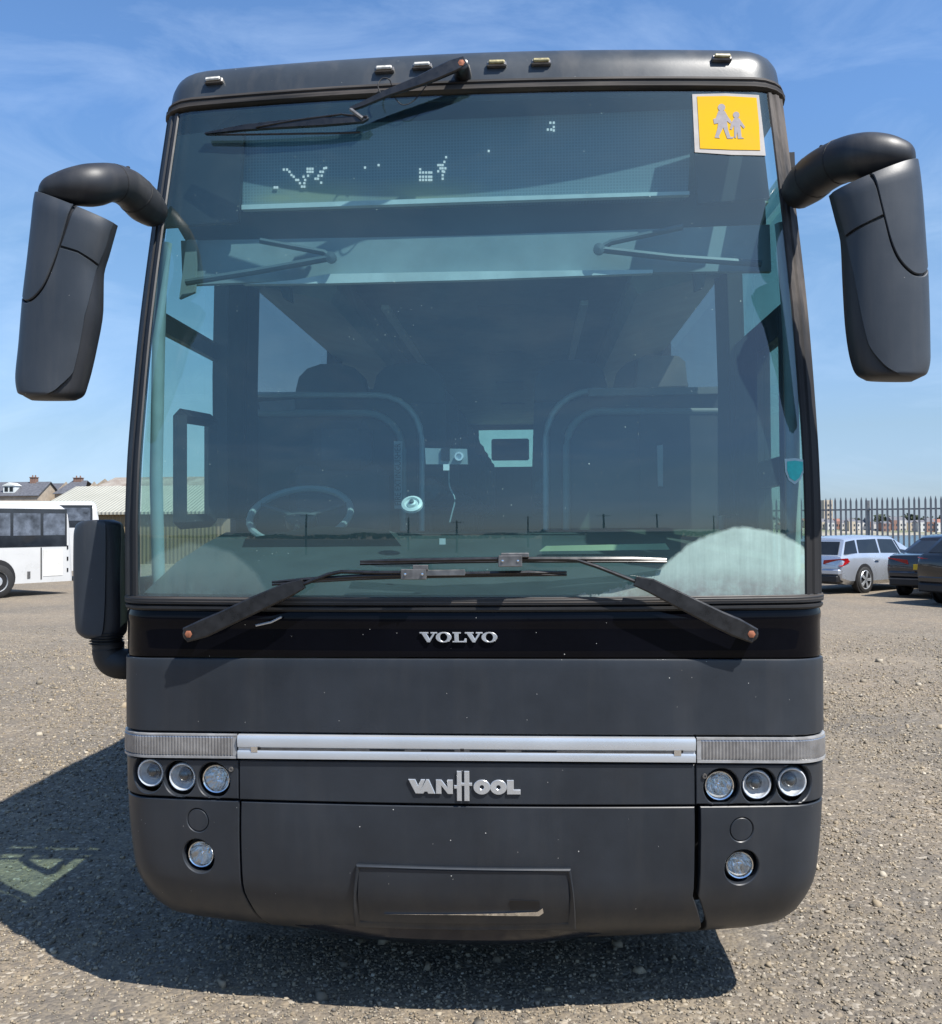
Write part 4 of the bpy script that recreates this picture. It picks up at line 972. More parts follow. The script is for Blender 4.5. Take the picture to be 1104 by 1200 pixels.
# screens behind the driver and behind the courier seat
def rr(x0, y0, x1, y1, rl, rr_): 
    o = [(x0, y1), (x0, y0+rl)]+[(x0+rl-rl*math.cos(t), y0+rl-rl*math.sin(t)) for t in [PI/2*k/6 for k in range(1, 7)]]
    o += [(x1-rr_+rr_*math.sin(t), y0+rr_-rr_*math.cos(t)) for t in [PI/2*k/6 for k in range(0, 7)]]+[(x1, y1)]
    return o
YB = 1.60
for (outer, inner_, panel_) in ((rr(292, 463, 494, 690, 6, 52), rr(296, 484, 472, 690, 6, 44), rr(293, 465, 492, 690, 6, 50)), (rr(640, 458, 845, 690, 55, 6), rr(664, 482, 845, 690, 40, 6), rr(642, 460, 845, 690, 52, 6))):
    s_ = slab('partition_screen', panel_, YB+.02, .02, T3)
    MB().tube([at(x, y, YB) for x, y in outer], .017, 8).build('handrail', T6, coach, True, 60)
    MB().tube([at(x, y, YB) for x, y in inner_], .020, 8).build('handrail', T2, coach, True, 60)
slab('screen_slot', [(303, 471), (345, 468), (346, 480), (305, 482)], YB-.02, .01, trimmat('bluish grey panel', (.26, .30, .34)))
slab('partition_top_rail', [(690, 456), (845, 453), (845, 461), (690, 464)], YB-.04, .03, T1)
slab('courier_headrest', [(748, 420), (756, 416), (795, 417), (803, 424), (806, 452), (746, 454)], 1.75, .10, trimmat('grey vinyl', (.22, .24, .24), .35))
slab('wall_notice', [(770, 522), (777, 521), (777, 570), (771, 570)], YB-.03, .002, TW)
slab('side_locker', [(750, 460), (850, 460), (850, 690), (750, 690)], YB-.01, .01, T3)
ext = slab('extinguisher_notice', [(461.5, 517), (471.5, 517), (471, 596), (462, 596)], YB-.05, .003, simple('pale notice', (.60, .66, .66), .5))
cu = bpy.data.curves.new('notice_text', 'FONT'); cu.body = 'FIRE EXTINGUISHER'; cu.align_x = 'CENTER'; cu.align_y = 'CENTER'
to = bpy.data.objects.new('notice_text', cu); col.objects.link(to); bpy.context.view_layer.update()
tm = bpy.data.meshes.new_from_object(to); bpy.data.objects.remove(to)
pa, pb = at(466.5, 592, YB-.055), at(466.5, 520, YB-.055); ln = pb.z-pa.z; wx = max(v.co.x for v in tm.vertices)-min(v.co.x for v in tm.vertices); sc_ = ln/wx
for v in tm.vertices: x, y = v.co.x, v.co.y; v.co = Vector(((pa.x+pb.x)/2-y*sc_*1.25, pa.y, (pa.z+pb.z)/2+x*sc_))
tm.materials.append(T3); link('notice_text', tm, ext)
# things on the glass
def on_glass(name, pts, mat, off, parent=coach, label=None, depth=.001): return panel(name, topoly(pts), mat, parent, off=off, depth=depth, res=.012, rim=0, label=label)
SIL = simple('silver reflective border', (.36, .34, .32), .7, 0, .1, 20, spec=.12); YEL = simple('yellow reflective sheet', (.58, .33, .004), .7, 0, .06, 6, spec=.1)
sg = on_glass('school_sign', [(811, 111), (850, 110), (889, 112), (893, 146), (897, 183), (857, 182), (814, 179)], SIL, .003)
on_glass('sign_face', [(816.5, 114), (850, 113.5), (886, 115.5), (889, 146), (890.5, 177), (857, 176.5), (820, 175)], YEL, .005, sg)
GF = simple('grey reflective figure', (.27, .25, .26), .7, 0, .12, 50, spec=.1)
def cp(P): return [(780+x/6, 80+y/6) for x, y in P]
on_glass('figure_large_child', cp([(368, 308), (412, 308), (436, 350), (462, 385), (452, 398), (428, 378), (436, 440), (452, 490), (478, 490), (470, 502), (430, 502), (402, 425), (372, 485), (378, 500), (342, 496), (362, 430), (366, 395), (338, 400), (332, 365), (350, 360)]), GF, .0065, sg)
on_glass('figure_head', cp([(390+26*math.cos(t), 284+26*math.sin(t)) for t in [2*PI*k/16 for k in range(16)]]), GF, .0065, sg)
on_glass('figure_small_child', cp([(478, 358), (512, 358), (555, 420), (545, 432), (522, 405), (530, 490), (548, 502), (505, 503), (500, 455), (492, 500), (480, 495), (478, 410), (462, 440), (448, 436), (458, 395)]), GF, .0065, sg)
on_glass('figure_head', cp([(493+23*math.cos(t), 336+23*math.sin(t)) for t in [2*PI*k/16 for k in range(16)]]), GF, .0065, sg)
TEAL = simple('teal sticker', (.02, .42, .38), .5, 0, .12, 60)
st_ = on_glass('shield_sticker', [(919, 538), (931, 537), (942, 539), (942, 552), (938, 562), (931, 568), (924, 563), (920, 553)], simple('pale sticker edge', (.34, .46, .46), .5), .002)
on_glass('sticker_face', [(922, 541), (931, 540), (940, 541.5), (940, 551), (936, 560), (931, 564), (925, 560), (922, 551)], TEAL, .0035, st_)
for (x, y, r) in ((523, 547.5, 3.6), (518.5, 634.5, 3.6)): on_glass('small_white_sticker', [(x-r, y-r), (x+r, y-r), (x+r, y+r), (x-r, y+r)], TW, -.002)
def disc_on(px, py, rpx, Y):
    p = at(px, py, Y); R = rpx*(Y-CAM.y)/FOC
    b = MB().lathe([(R, 0), (R*.95, .010), (R*.70, .014), (R*.62, .006), (R*.45, .006), (R*.38, .016), (R*.2, .02), (.0001, .02)], p, (0, -.75, .66), 26).build('round_coaster', TW, coach)
    MB().lathe([(R*.22, .018), (R*.2, .026), (.0001, .028)], p, (0, -.75, .66), 14).build('coaster_centre', T3, b)
disc_on(483, 592, 13, .30)
dc = slab('dash_camera', [(498, 525), (547, 526), (548, 544), (499, 544)], .02, .03, trimmat('grey camera body', (.26, .31, .32), .35)); 
slab('camera_window', [(517, 525.5), (527, 525.5), (527, 539.5), (517, 539.5)], .012, .01, M['black'], dc)
MB().lathe([(.016, -.01), (.016, .012), (.010, .012), (.009, .004), (.0001, .004)], at(538, 535, .01), (0, -1, 0), 18).build('camera_lens', M['bezel'], dc)
MB().tube([at(x, y, .08) for x, y in spline([(526, 552), (527, 570), (533, 585), (530, 600), (527, 612)], 4)], .003, 5).build('camera_cable', T2, dc)
# ================================================================== THINGS AROUND THE YARD
def house(name, label, Y, x0, x1, ze, zr_, wallc, roofc, depth=7, chim=(), z0=-.2, group=None, cat='house', hip=0, dormers=(), wins=0):
    """x0..x1 world, ridge along x"""
    root = empty(name, ((x0+x1)/2, Y, z0), label, cat, group)
    inv = Matrix.Translation(-root.location)
    def B(mb, nm, mat, par=root, sm_=False):
        mb.v = [v-root.location for v in mb.v]; return mb.build(nm, mat, par, sm_)
    b = MB(); b.box((x0, Y, z0), (x1, Y+depth, ze)); ym = Y+depth/2
    for x in (x0, x1-.02): b.prism([Vector((x, Y, ze)), Vector((x, Y+depth, ze)), Vector((x, ym, zr_-.05))], (0, 0, 0), (.02, 0, 0))
    B(b, 'wall', wallc)
    r = MB(); th = .12; o = .25
    r.add([(x0-o, Y-o, ze-.15), (x1+o, Y-o, ze-.15), (x1+o-hip, ym, zr_), (x0-o+hip, ym, zr_), (x0-o, Y-o, ze-.15+th), (x1+o, Y-o, ze-.15+th), (x1+o-hip, ym, zr_+th), (x0-o+hip, ym, zr_+th)], [(0, 1, 2, 3)[::-1], (4, 5, 6, 7), (0, 4, 5, 1)[::-1], (1, 5, 6, 2)[::-1], (2, 6, 7, 3)[::-1], (3, 7, 4, 0)[::-1]])
    r.add([(x0-o, Y+depth+o, ze-.15), (x1+o, Y+depth+o, ze-.15), (x1+o-hip, ym+.01, zr_), (x0-o+hip, ym+.01, zr_), (x0-o, Y+depth+o, ze-.15+th), (x1+o, Y+depth+o, ze-.15+th), (x1+o-hip, ym+.01, zr_+th), (x0-o+hip, ym+.01, zr_+th)], [(0, 1, 2, 3), (4, 5, 6, 7)[::-1], (0, 4, 5, 1), (1, 5, 6, 2), (3, 7, 4, 0)])
    ro = B(r, 'roof', roofc)
    for (cx, cw, ch) in chim:
        c = MB(); c.box((cx-cw/2, ym-.5, zr_-.6), (cx+cw/2, ym+.5, zr_+ch)); c.box((cx-cw/2-.08, ym-.58, zr_+ch), (cx+cw/2+.08, ym+.58, zr_+ch+.12))
        for k in (-1, 1): c.lathe([(.13, 0), (.11, .35)], (cx+k*cw*.25, ym, zr_+ch+.12), (0, 0, 1), 8)
        B(c, 'chimney', BRK, ro)
    for k in range(wins):
        x = x0+(k+.5)*(x1-x0)/wins; w_ = MB(); w_.box((x-.5, Y-.03, ze-1.9), (x+.5, Y-.001, ze-.6)); wo = B(w_, 'window', M['carglass'])
        f = MB(); f.box((x-.55, Y-.05, ze-1.98), (x+.55, Y-.035, ze-1.9)); f.box((x-.03, Y-.05, ze-1.9), (x+.03, Y-.035, ze-.6)); B(f, 'frame', TW, wo)
    for (dx, dz, dw, dh) in dormers:
        d = MB(); yd = Y+.6; d.box((dx-dw/2, yd, dz), (dx+dw/2, yd+2.5, dz+dh)); do = B(d, 'dormer', TW, ro)
        d2 = MB(); d2.prism([Vector((dx-dw/2-.15, 0, dz+dh)), Vector((dx+dw/2+.15, 0, dz+dh)), Vector((dx, 0, dz+dh+.55))], (0, yd-.15, 0), (0, yd+2.5, 0)); B(d2, 'dormer_roof', TW, ro)
        for k in (-1, 1):
            d3 = MB(); d3.box((dx+k*dw*.22-dw*.15, yd-.03, dz+dh*.2), (dx+k*dw*.22+dw*.15, yd-.005, dz+dh*.85)); B(d3, 'dormer_window', M['carglass'], ro)
    return root
def rib_mat(name, c, c2, sc_=(2.2, 1, 1)):
    g = NT(name); wv = g.n('ShaderNodeTexWave'); wv.inputs['Scale'].default_value = 1.6; wv.bands_direction = 'X'; g.l(g.coord(), wv.inputs['Vector'])
    cc = g.mixc(g.rng(g.noise(.5, 6, .7), .35, .7, 0, 1), c, c2); cc = g.mixc(g.rng(wv.outputs['Fac'], 0, 1, .18, 0), cc, (.05, .05, .05))
    return g.done(g.bsdf(cc, .7, 0, .3, g.bump(wv.outputs['Fac'], .6, .06)))
BRK = simple('old brick', (.20, .12, .09), .9, 0, .3, 4); SLATE = simple('grey slate', (.085, .088, .10), .7, 0, .3, 3); SAND = simple('sandstone wall', (.36, .30, .23), .9, 0, .2, 1)
PALE = rib_mat('pale corrugated sheet', (.33, .325, .27), (.40, .39, .33)); RUSTY = rib_mat('weathered corrugated sheet', (.36, .33, .28), (.20, .15, .12)); OCH = rib_mat('ochre cladding', (.21, .155, .08), (.16, .13, .085)); WHW = simple('white harled wall', (.68, .66, .62), .9, 0, .08, 2)
def X_(px, Y): return at(px, 619, Y).x
def Z_(py, Y, px=80): return at(px, py, Y).z
Y = 42
house('storage_shed', 'long low shed with pale ribbed roof and ochre wall behind the white coaches', Y, X_(44, Y), X_(262, Y), Z_(600, Y), Z_(572, Y+4, 100), OCH, PALE, 9, cat='shed')
Y = 150
house('slate_house', 'slate-roofed house with white double dormer at far left edge of the photo', Y, X_(-60, Y), X_(44, Y), Z_(580, Y), Z_(565, Y+4), SAND, SLATE, 8, chim=[(X_(40, Y+4), 1.0, .8)], dormers=[(X_(8, Y), Z_(577, Y), 2.0, 1.25)])
house('slate_house', 'low slate-roofed house right of the tall brick chimney, behind the shed', Y+12, X_(47, Y+12), X_(63, Y+12), Z_(580, Y+12), Z_(567, Y+16), SAND, SLATE, 8)
house('slate_house', 'brown gabled house with slate roof and wide chimney, behind the shed roof', Y+4, X_(64, Y+4), X_(98, Y+4), Z_(578, Y+4), Z_(564, Y+8), SAND, SLATE, 8, chim=[(X_(92, Y+8), 1.4, .5)], hip=1.5)
house('old_warehouse', 'old warehouse with weathered streaky roof rising behind the pale shed', Y-12, X_(99, Y-12), X_(240, Y-12), Z_(578, Y-12), Z_(561, Y-5), SAND, RUSTY, 14, cat='warehouse', hip=2)

# white coaches
WHITE = simple('white coach paint', (.50, .50, .49), .3, 0, .05, 2); DGLASS = simple('dark coach glass', (.02, .024, .03), .08, 0, .5, 1.2); CURT = simple('glimpsed seats and curtains', (.085, .10, .125), .25, 0, .7, 3.2)
def white_coach(label, pR, pL, ztop, zbot, windows, band, length=9.5, wd=2.3, details=True, bandx=(0.9, 9.3)):
    P1 = Vector((pR.x, pR.y, 0)); P0 = Vector((pL.x, pL.y, 0)); u = (P0-P1).normalized(); rz = math.atan2(u.y, u.x)
    root = empty('white_coach', P1, label, 'coach', 'white coaches parked on the left', rz)
    # local: x along the side away from the rear corner (towards the left), y = -90deg => towards the viewer is +y or -y
    vy = Vector((-u.y, u.x, 0)); sgn = 1 if (CAM-P1).dot(vy) > 0 else -1
    def yl(d): return -sgn*d        # depth into the body
    V = []; F = []
    st = [(0.10, .22, .16), (.02, .08, .04), (0, .0, 0), (length, 0, 0)]
    prof = [(0.0, zbot), (0, zbot+.1), (0, ztop-.55), (.04, ztop-.25), (.12, ztop-.10), (.28, ztop-.02), (wd/2, ztop+.03), (wd-.28, ztop-.02), (wd-.12, ztop-.1), (wd-.04, ztop-.25), (wd, ztop-.55), (wd, zbot)]
    xs = [0.0, .06, .16, length-.2, length]
    ins = [.16, .05, 0, 0, .1]
    for x, i_ in zip(xs, ins):
        for (d, z) in prof:
            t = (z-zbot)/(ztop-zbot); xx = x+(.16*t*t if x < .3 else 0)
            V.append((xx, yl(min(max(d, i_), wd-i_)), z-(i_ if z > ztop-.3 else 0)))
    n = len(prof)
    for j in range(len(xs)-1):
        for i in range(n): k = (i+1) % n; F.append((j*n+i, j*n+k, (j+1)*n+k, (j+1)*n+i))
    F.append(tuple(range(n))); F.append(tuple((len(xs)-1)*n+i for i in range(n)))
    body = mk('body', V, F, WHITE, root, True, 40)
    def bx(nm, x0, x1, z0, z1, mat, d=.012, par=root): return MB().box((x0, yl(-d), z0), (x1, yl(.02), z1)).build(nm, mat, par, False)
    bd = bx('window_band', bandx[0], bandx[1], band[0], band[1], DGLASS, .008)
    for (x0, x1) in windows: bx('window', x0, x1, band[0]+.30*(band[1]-band[0]), band[1]-.12*(band[1]-band[0]), CURT, .014)
    if details:
        ed = bx('engine_door', .36, .90, zbot+.16, zbot+.84, simple('grubby white panel', (.62, .61, .57), .5, 0, .2, 4), .010)
        for z in (.25, .55, .85): bx('side_lamp', .20, .24, zbot+z, zbot+z+.10, M['carglass'], .014)
        bx('vent', 1.25, 1.33, zbot+.12, zbot+.30, M['steel'], .012)
        for x in (2.12, 6.9):
            c = Vector((x, yl(.16), .42)); 
            MB().lathe([(.47, -.02), (.47, .025), (.44, .03), (.0001, .03)], Vector((x, yl(0), .50)), (0, yl(-1), 0), 28).build('wheel_arch', M['black'], root)
            wheel(Vector((x, yl(.06), .42)), .42, .26, root, (0, yl(-1), 0))
        bx('door_gap', .94, .97, zbot+.08, band[0]-.02, M['rubber'], .009)
    return root
pR, pL = at(88, 619, 21.2), at(-4, 619, 19.4)
white_coach('white coach with dark glass band and rear wheel showing, nearest at the left edge', pR, pL, Z_(590.5, 21.2, 88), .34, [(.30, .90), (.98, 1.70), (1.78, 2.45), (2.55, 3.3), (3.4, 5.0), (5.2, 7.0)], (Z_(640, 21.2, 60), Z_(597, 21.2, 60)), bandx=(.24, 9.3))
pR, pL = at(119, 619, 27.5), at(0, 619, 26.2)
white_coach('white coach half hidden behind the nearer white coach, grey rear glass showing', pR, pL, Z_(587.5, 27.5, 110), .34, [(.35, 2.6)], (Z_(618, 27.5, 110), Z_(592, 27.5, 110)), details=False, bandx=(.28, 9.3))

# palisade fence
GALV = simple('galvanised steel', (.16, .17, .185), .5, .4, .25, 3)
fe = empty('palisade_fence', at(1030, 619, 28.5)*1.0, 'tall grey palisade fence with pointed pales between the yard and the sea', 'fence')
fe.location.z = 0
FA, FB = at(850, 619, 30.3), at(1150, 619, 27.2); FA.z = FB.z = 0; fd = (FB-FA); fl_ = fd.length; fd.normalize(); fang = math.atan2(fd.y, fd.x)
fe.location = FA; fe.rotation_euler = (0, 0, fang)
HT = 2.62
b = MB(); wv_ = .032
b.prism([Vector((-wv_, 0, .12)), Vector((wv_, 0, .12)), Vector((wv_, 0, HT-.14)), Vector((wv_*.4, 0, HT-.05)), Vector((0, 0, HT)), Vector((-wv_*.4, 0, HT-.05)), Vector((-wv_, 0, HT-.14))], (0, -.012, 0), (0, .004, 0))
pale = b.build('pale', GALV, fe, False); n = int(fl_/.158); step = fl_/n
for k in range(n+1):
    o = pale if k == 0 else link('pale', pale.data, fe); o.location = (k*step, 0, RNG.uniform(-.015, .015)); o.rotation_euler = (0, RNG.uniform(-.006, .006), 0)
for z in (.45, HT-.42): MB().box((0, .005, z-.025), (fl_, .05, z+.025)).build('rail', GALV, fe, False)
k = 1.9
while k < fl_: MB().box((k-.05, .055, 0), (k+.05, .14, HT-.12)).build('post', simple('fence post steel', (.30, .31, .31), .6, .2), fe, False); k += 2.75

# parked cars
RED = simple('red lamp plastic', (.35, .01, .012), .15, 0, .2, 8); PLATE = simple('yellow number plate', (.75, .48, .02), .5, 0, .05, 4)
def car(name, label, loc, rz, kind, paint, group='cars parked in front of the fence'):
    root = empty(name, loc, label, 'car', group, rz)
    if kind == 'estate': Hh_, st = 1.43, [(-2.36, .42, .78, .80), (-2.30, .30, .93, .87), (-2.0, .22, .98, .91), (-1.0, .20, .97, .92), (.6, .20, .93, .92), (1.4, .20, .90, .91), (2.0, .24, .78, .86), (2.35, .38, .62, .74)]; gb = [-2.24, -1.55, -.55, .45, 1.30]; gt = [-1.86, -1.45, -.50, .25, .50]; gz = [1.36, 1.41, 1.43, 1.41, 1.33]
    elif kind == 'saloon': Hh_, st = 1.46, [(-2.40, .42, .86, .80), (-2.34, .30, .98, .88), (-2.0, .22, 1.03, .91), (-1.0, .20, .97, .92), (.6, .20, .93, .92), (1.4, .20, .90, .91), (2.0, .24, .78, .86), (2.35, .38, .62, .74)]; gb = [-1.75, -1.2, -.40, .45, 1.30]; gt = [-.98, -.80, -.35, .25, .50]; gz = [1.38, 1.43, 1.46, 1.43, 1.34]
    else: Hh_, st = 1.66, [(-2.28, .46, .96, .84), (-2.20, .34, 1.06, .90), (-1.9, .28, 1.10, .93), (-1.0, .26, 1.08, .94), (.6, .26, 1.06, .94), (1.3, .26, 1.03, .93), (2.0, .30, .94, .88), (2.25, .42, .78, .78)]; gb = [-2.16, -1.45, -.50, .35, 1.15]; gt = [-1.62, -1.30, -.45, .20, .42]; gz = [1.56, 1.63, 1.66, 1.63, 1.55]
    V = []; F = []
    for (x, z0, z1, hw) in st:
        ring = [(0, z0), (hw*.85, z0), (hw*.97, z0+.10), (hw, (z0+z1)/2), (hw*.98, z1-.12), (hw*.93, z1-.02), (hw*.80, z1), (0, z1+.015)]
        V += [(x, y, z) for y, z in ring]+[(x, -y, z) for y, z in ring[-2:0:-1]]
    n = 14
    for j in range(len(st)-1):
        for i in range(n): k = (i+1) % n; F.append((j*n+i, (j+1)*n+i, (j+1)*n+k, j*n+k))
    F.append(tuple(range(n))); F.append(tuple((len(st)-1)*n+i for i in range(n))[::-1])
    mk('body', V, F, paint, root, True, 38)
    def belt(x):
        for a, b_2 in zip(st, st[1:]):
            if a[0] <= x <= b_2[0]: t = (x-a[0])/(b_2[0]-a[0]); return a[2]+(b_2[2]-a[2])*t-.02, (a[3]+(b_2[3]-a[3])*t)*.90
        return st[0][2], st[0][3]
    V = []; F = []; m_ = len(gb)
    B0 = []; T0 = []
    for x, xt, zt_ in zip(gb, gt, gz):
        zb, hw = belt(x); B0.append(Vector((x, hw, zb))); T0.append(Vector((xt, hw*.80, zt_-.04)))
        V += [(x, hw, zb), (xt, hw*.80, zt_-.05), (xt, hw*.70, zt_-.012), (xt, 0, zt_+.01), (xt, -hw*.70, zt_-.012), (xt, -hw*.80, zt_-.05), (x, -hw, zb)]
    for j in range(m_-1):
        for i in range(6): F.append((j*7+i, (j+1)*7+i, (j+1)*7+i+1, j*7+i+1))
    F.append(tuple(range(7))); F.append(tuple((m_-1)*7+i for i in range(7))[::-1])
    mk('cabin', V, F, paint, root, True, 38)
    for sg_ in (-1, 1):
        for j in range(m_-1):
            def q(u, v): 
                p = (B0[j]*(1-u)+B0[j+1]*u)*(1-v)+(T0[j]*(1-u)+T0[j+1]*u)*v; return Vector((p.x, sg_*(p.y+.006), p.z))
            u0, u1 = (.12 if j == 0 else .04), (.96 if j < m_-2 else .80)
            vv = [q(u0, .10), q(u1, .10), q(u1, .88), q(u0+.04, .88)]
            mk('side_window', vv, [(0, 1, 2, 3)], M['carglass'], root, False)
    for (e0, sgx, nm) in ((0, -1, 'rear_window'), (m_-1, 1, 'windscreen')):
        b0, t0 = B0[e0], T0[e0]; f = lambda y, v: Vector((b0.x*(1-v)+t0.x*v+sgx*.012, y, b0.z*(1-v)+t0.z*v))
        vv = [f(-b0.y*.86, .12), f(b0.y*.86, .12), f(t0.y*.88, .90), f(-t0.y*.88, .90)]; mk(nm, vv, [(0, 1, 2, 3)], M['carglass'], root, False)
    xr = st[1][0]-.03; zl = st[1][2]
    for sg_ in (-1, 1):
        b = MB(); b.prism([Vector((xr-.02, sg_*.38, zl-.20)), Vector((xr, sg_*.86, zl-.24)), Vector((xr+.24, sg_*.905, zl-.14)), Vector((xr+.16, sg_*.90, zl-.05)), Vector((xr-.01, sg_*.84, zl-.06)), Vector((xr-.02, sg_*.40, zl-.10))], (-.025, 0, 0), (.03, sg_*.012, 0)); b.build('tail_lamp', RED, root, False)
    if kind != 'suv': MB().box((xr-.06, -.26, zl-.32), (xr-.01, .26, zl-.20)).build('number_plate', PLATE, root, False)
    MB().box((xr-.10, -.80, .28), (xr+.2, .80, .46), bev=.03).build('lower_bumper', M['rubber'], root, False)
    b = MB(); b.box((xr-.07, -.84, .46), (xr+.25, .84, .62), bev=.04); b.build('bumper', paint, root)
    hw = .92
    for x in (-1.42, 1.40):
        for sg_ in (-1, 1):
            R = .33 if kind != 'suv' else .36
            MB().lathe([(R*1.16, -.05), (R*1.16, .012), (R*1.1, .016), (.0001, .016)], (x, sg_*(hw-.015), R+.02), (0, sg_, 0), 26).build('wheel_arch', M['black'], root)
            t = wheel(Vector((x, sg_*(hw-.09), R)), R, .22, root, (0, sg_, 0), 'rubber')
            s_ = MB()
            for k in range(5):
                for dd_ in (-.09, .09): a = 2*PI*k/5+.3+dd_; s_.box((x-.02, sg_*(hw+.015), R), (x+.02, sg_*(hw+.035), R+R*.66), rot=Matrix.Rotation(a, 3, 'Y'), c=(x, sg_*(hw+.02), R))
            s_.lathe([(R*.64, 0), (R*.69, .01), (R*.72, 0)], (x, sg_*(hw+.022), R), (0, sg_, 0), 24); s_.build('spokes', M['silver'], t, False)
    for x in (-.95, .12):
        for sg_ in (-1, 1): MB().box((x, sg_*.925, .80), (x+.18, sg_*.95, .83), bev=.006).build('door_handle', paint, root, False)
    for sg_ in (-1, 1): MB().box((.75, sg_*.90, .95), (.90, sg_*1.08, 1.08), bev=.03).build('wing_mirror', paint, root, False)
    return root
SILV = simple('silver car paint', (.52, .56, .62), .25, .6, .05, 2, Coat_Weight=.6); NAVY = simple('navy black car paint', (.012, .014, .020), .18, 0, .1, 2, Coat_Weight=.8); CHAR = simple('black car paint', (.010, .011, .013), .14, 0, .1, 2, Coat_Weight=.8)
def carpos(px, py): p = atz(px, py, 0); return p
def place_car(name, label, wheel_px, lx, ly, azim, kind, paint):
    """put the wheel contact (local lx,ly) at the ground point seen at wheel_px; azim = heading from +Y towards +X"""
    g_ = atz(*wheel_px, 0); rz = PI/2-math.radians(azim); c, s = math.cos(rz), math.sin(rz)
    return car(name, label, (g_.x-(lx*c-ly*s), g_.y-(lx*s+ly*c), 0), rz, kind, paint)
place_car('estate_car', 'silver estate car with red tail lamp and spoked alloy wheel in front of the fence', (1014, 695), -1.42, -.92, 50, 'estate', SILV)
place_car('saloon_car', 'dark navy saloon car just right of the silver estate, red and white rear lamp', (1060, 697), -1.42, .85, 42, 'saloon', NAVY)
place_car('dark_hatchback', 'tall black car cut off by the right edge of the photo', (1104, 706), -1.42, .94, 62, 'suv', CHAR)

# far shore across the water
def far_shore():
    Y = 520; V = []; F = []; n = 80
    for i in range(n+1):
        x = -40+420*i/n; h = 1.0+1.6*math.sin(i*.21)+.8*math.sin(i*.7+1)
        V += [(x, Y-6, -4.2), (x, Y, -3.0), (x, Y+30, -1.5+h*.5), (x, Y+140, 1.0+h)]
    for i in range(n):
        for k in range(3): F.append((i*4+k, (i+1)*4+k, (i+1)*4+k+1, i*4+k+1))
    g = NT('far shore grass and sand'); cc = g.mixc(g.rng(g.noise(.05, 5), .4, .6, 0, 1), (.14, .15, .09), (.30, .27, .22))
    tag(mk('far_shore', V, F, g.done(g.bsdf(cc, .95)), None, True), kind='structure')
far_shore()
FAR = [simple('far white wall', (.62, .60, .56), .9), simple('far cream wall', (.52, .44, .33), .9), simple('far brick wall', (.30, .17, .13), .9)]
FR = [simple('far grey roof', (.14, .14, .15), .9), simple('far red roof', (.26, .12, .09), .9)]
WN = simple('far window', (.05, .06, .07), .3)
px = 864; hn = 0
words = ['white', 'cream', 'brick']
ORD = ['first', 'second', 'third', 'fourth', 'fifth', 'sixth', 'seventh', 'eighth', 'ninth', 'tenth']+[a+b for a in ('eleventh twelfth thirteenth fourteenth fifteenth sixteenth seventeenth eighteenth nineteenth twentieth'.split()) for b in ('',)]+['twenty-'+a for a in 'first second third fourth fifth sixth seventh eighth ninth'.split()]+['thirtieth']+['thirty-'+a for a in 'first second third fourth fifth sixth'.split()]
while px < 1112:
    wpx = random.uniform(6, 13); Y = 530+random.uniform(0, 25); k = random.choice([0, 0, 1, 1, 2]); r_ = random.choice([0, 0, 1])
    x0, x1 = X_(px, Y), X_(px+wpx*.86, Y); zt_ = random.uniform(1.6, 4.2); b0 = -3.5
    root = empty('shore_house', (x0, Y, b0), f'distant {words[k]} house across the water, {ORD[hn]} from the left of the shore row', 'house', 'distant houses along the far shore')
    loc = root.location
    b = MB().box((0, 0, 0), (x1-x0, 8, zt_-b0)); b.build('wall', FAR[k], root, False)
    hh = random.uniform(1.2, 2.4); MB().prism([Vector((-.3, 0, zt_-b0)), Vector((-.3, 8, zt_-b0)), Vector((-.3, 4, zt_-b0+hh))], (0, 0, 0), (x1-x0+.6, 0, 0)).build('roof', FR[r_], root, False)
    nw = max(2, int((x1-x0)/1.6))
    for f_ in range(2):
        for i in range(nw):
            xx = (i+.5)*(x1-x0)/nw; zz = 1.6+f_*2.7
            if zz+1.2 < zt_-b0: MB().box((xx-.35, -.05, zz), (xx+.35, 0, zz+1.2)).build('window', WN, root, False)
    px += wpx; hn += 1
Y = 560
t = empty('tower_block', (X_(966, Y), Y, -3), 'pale tower block across the water beside the edge of the dark coach', 'tower block')
MB().box((0, 0, 0), (5.0, 9, Z_(586, Y, 970)+3)).build('wall', FAR[1], t, False)
for f_ in range(6):
    for i in range(3): MB().box((.5+i*1.5, -.05, 2+f_*2.7), (1.4+i*1.5, 0, 3.2+f_*2.7)).build('window', WN, t, False)
LEAF = simple('dark foliage', (.050, .065, .035), .9, 0, .4, .6); BARK = simple('bark', (.08, .06, .045), .9)
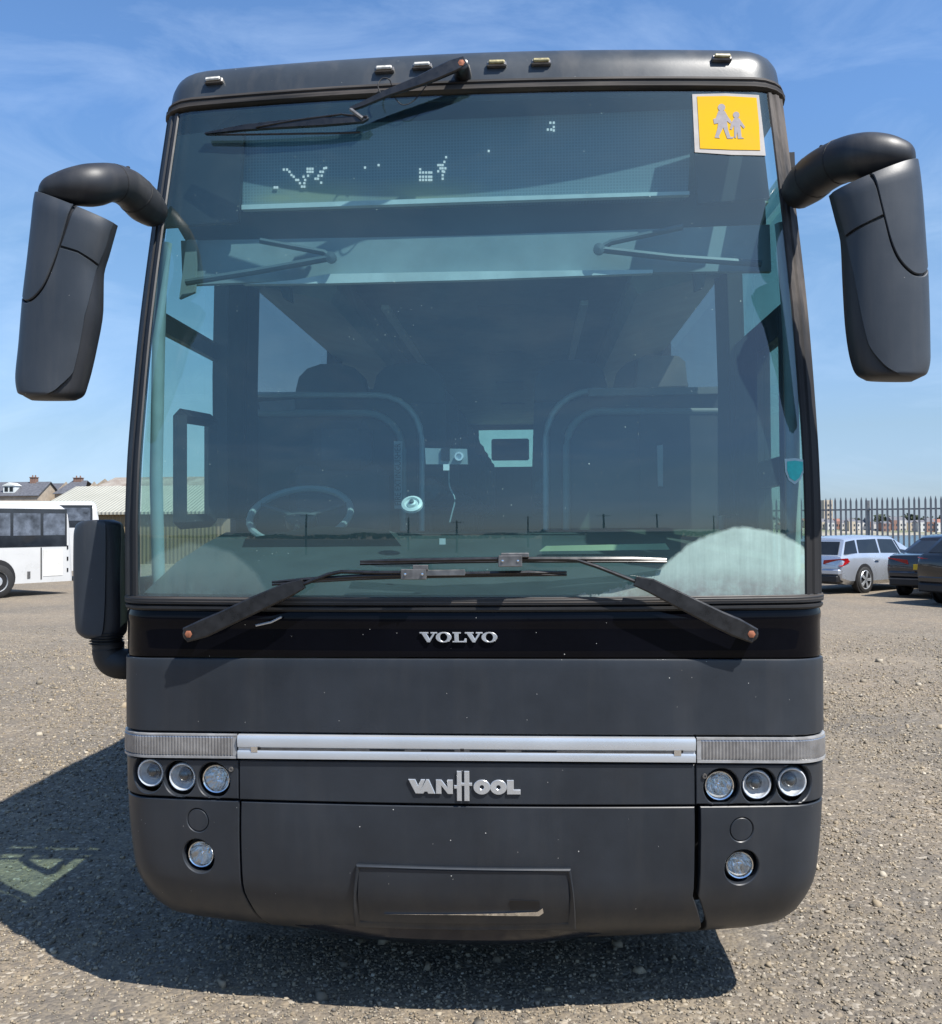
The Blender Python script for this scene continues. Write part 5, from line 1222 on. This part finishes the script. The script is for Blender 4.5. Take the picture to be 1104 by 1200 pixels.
def tree(loc, h, r, label, group, dense=260, name='tree', seed=0):
    R_ = np.random.default_rng(seed); root = empty(name, loc, label, 'tree', group)
    b = MB().tube([(0, 0, 0), (0, 0, h*.35), (r*.05, 0, h*.7)], [r*.09, r*.07, r*.03], 6); b.tube([(0, 0, h*.35), (r*.4, 0, h*.6)], [r*.05, r*.02], 5); b.tube([(0, 0, h*.4), (-r*.4, r*.1, h*.65)], [r*.05, r*.02], 5); b.build('trunk', BARK, root)
    V = []; F = []; cl = [(R_.uniform(-.6, .6)*r, R_.uniform(-.6, .6)*r, h*R_.uniform(.5, .88), R_.uniform(.3, .55)*r) for _ in range(8)]
    for k in range(dense):
        c = cl[k % 8]; d = R_.normal(size=3); d /= np.linalg.norm(d); p = np.array(c[:3])+d*c[3]*R_.uniform(.5, 1.05); s = r*R_.uniform(.10, .2)
        a, q = R_.normal(size=3), R_.normal(size=3); a /= np.linalg.norm(a); q -= a*q.dot(a); q /= np.linalg.norm(q); o = len(V)
        V += [tuple(p-a*s-q*s*.6), tuple(p+a*s-q*s*.6), tuple(p+a*s*.6+q*s), tuple(p-a*s*.8+q*s*.7)]; F.append((o, o+1, o+2, o+3))
    mk('crown', V, F, LEAF, root, False); return root
TX = [985, 1000, 1024, 1030, 1045, 1066, 1074, 1088, 1100, 905, 925]
for i, (px, h, r) in enumerate([(985, 8, 3.2), (1000, 9, 4), (1024, 11, 4), (1030, 10, 5), (1045, 9, 4), (1066, 11, 5), (1074, 10, 5), (1088, 9, 4.5), (1100, 10, 4), (905, 9, 4), (925, 8, 4)]):
    tree((X_(px, 565), 565+random.uniform(-15, 5), -3.2), h, r, f'dark rounded tree among the houses across the water, {ORD[sorted(TX).index(px)]} tree from the left', 'trees along the far shore', 260, 'shore_tree', i)

# ---- what stands behind the photographer: seen only mirrored in the coach's glass and gloss paint
WOOD = simple('weathered pole wood', (.07, .055, .04), .9)
for i, (x, y, h) in enumerate([(-24, -52, 8.2), (-13, -66, 7.6), (-5, -60, 5.6), (6, -75, 8.5), (13, -50, 7.0), (25, -64, 8.4), (38, -70, 8.0)]):
    r_ = empty('utility_pole', (x, y, 0), f'wooden utility pole with crossarm mirrored in the windscreen, {ORD[i]} from the left', 'utility pole', 'utility poles behind the photographer')
    MB().tube([(0, 0, 0), (0, 0, h)], [.16, .11], 8).build('pole', WOOD, r_); MB().box((-.9, -.06, h-.7), (.9, .06, h-.58)).build('crossarm', WOOD, r_, False)
V = []; F = []; R_ = np.random.default_rng(5)
for i in range(5200):
    x = R_.uniform(-170, 170); h = 1.6+1.2*math.sin(x*.09)+.8*math.sin(x*.31+1); p = np.array([x, -190+R_.uniform(-6, 6), max(.2, R_.random()**.7*h)]); s_ = R_.uniform(.4, 1.0)
    a, q = R_.normal(size=3), R_.normal(size=3); a /= np.linalg.norm(a); q /= np.linalg.norm(q); o = len(V); V += [tuple(p-a*s_), tuple(p+q*s_), tuple(p+a*s_), tuple(p-q*s_)]; F.append((o, o+1, o+2, o+3))
tag(mk('far_woodland', V, F, LEAF, None, False), 'low dark line of far-off trees mirrored along the horizon in the coach glass', 'woodland', kind='stuff')
Y = -44
house('brick_shed', 'low dark shed behind the photographer, mirrored at the bottom of the windscreen', Y, 5, 17, 1.9, 2.5, BRK, SLATE, 7, cat='shed')
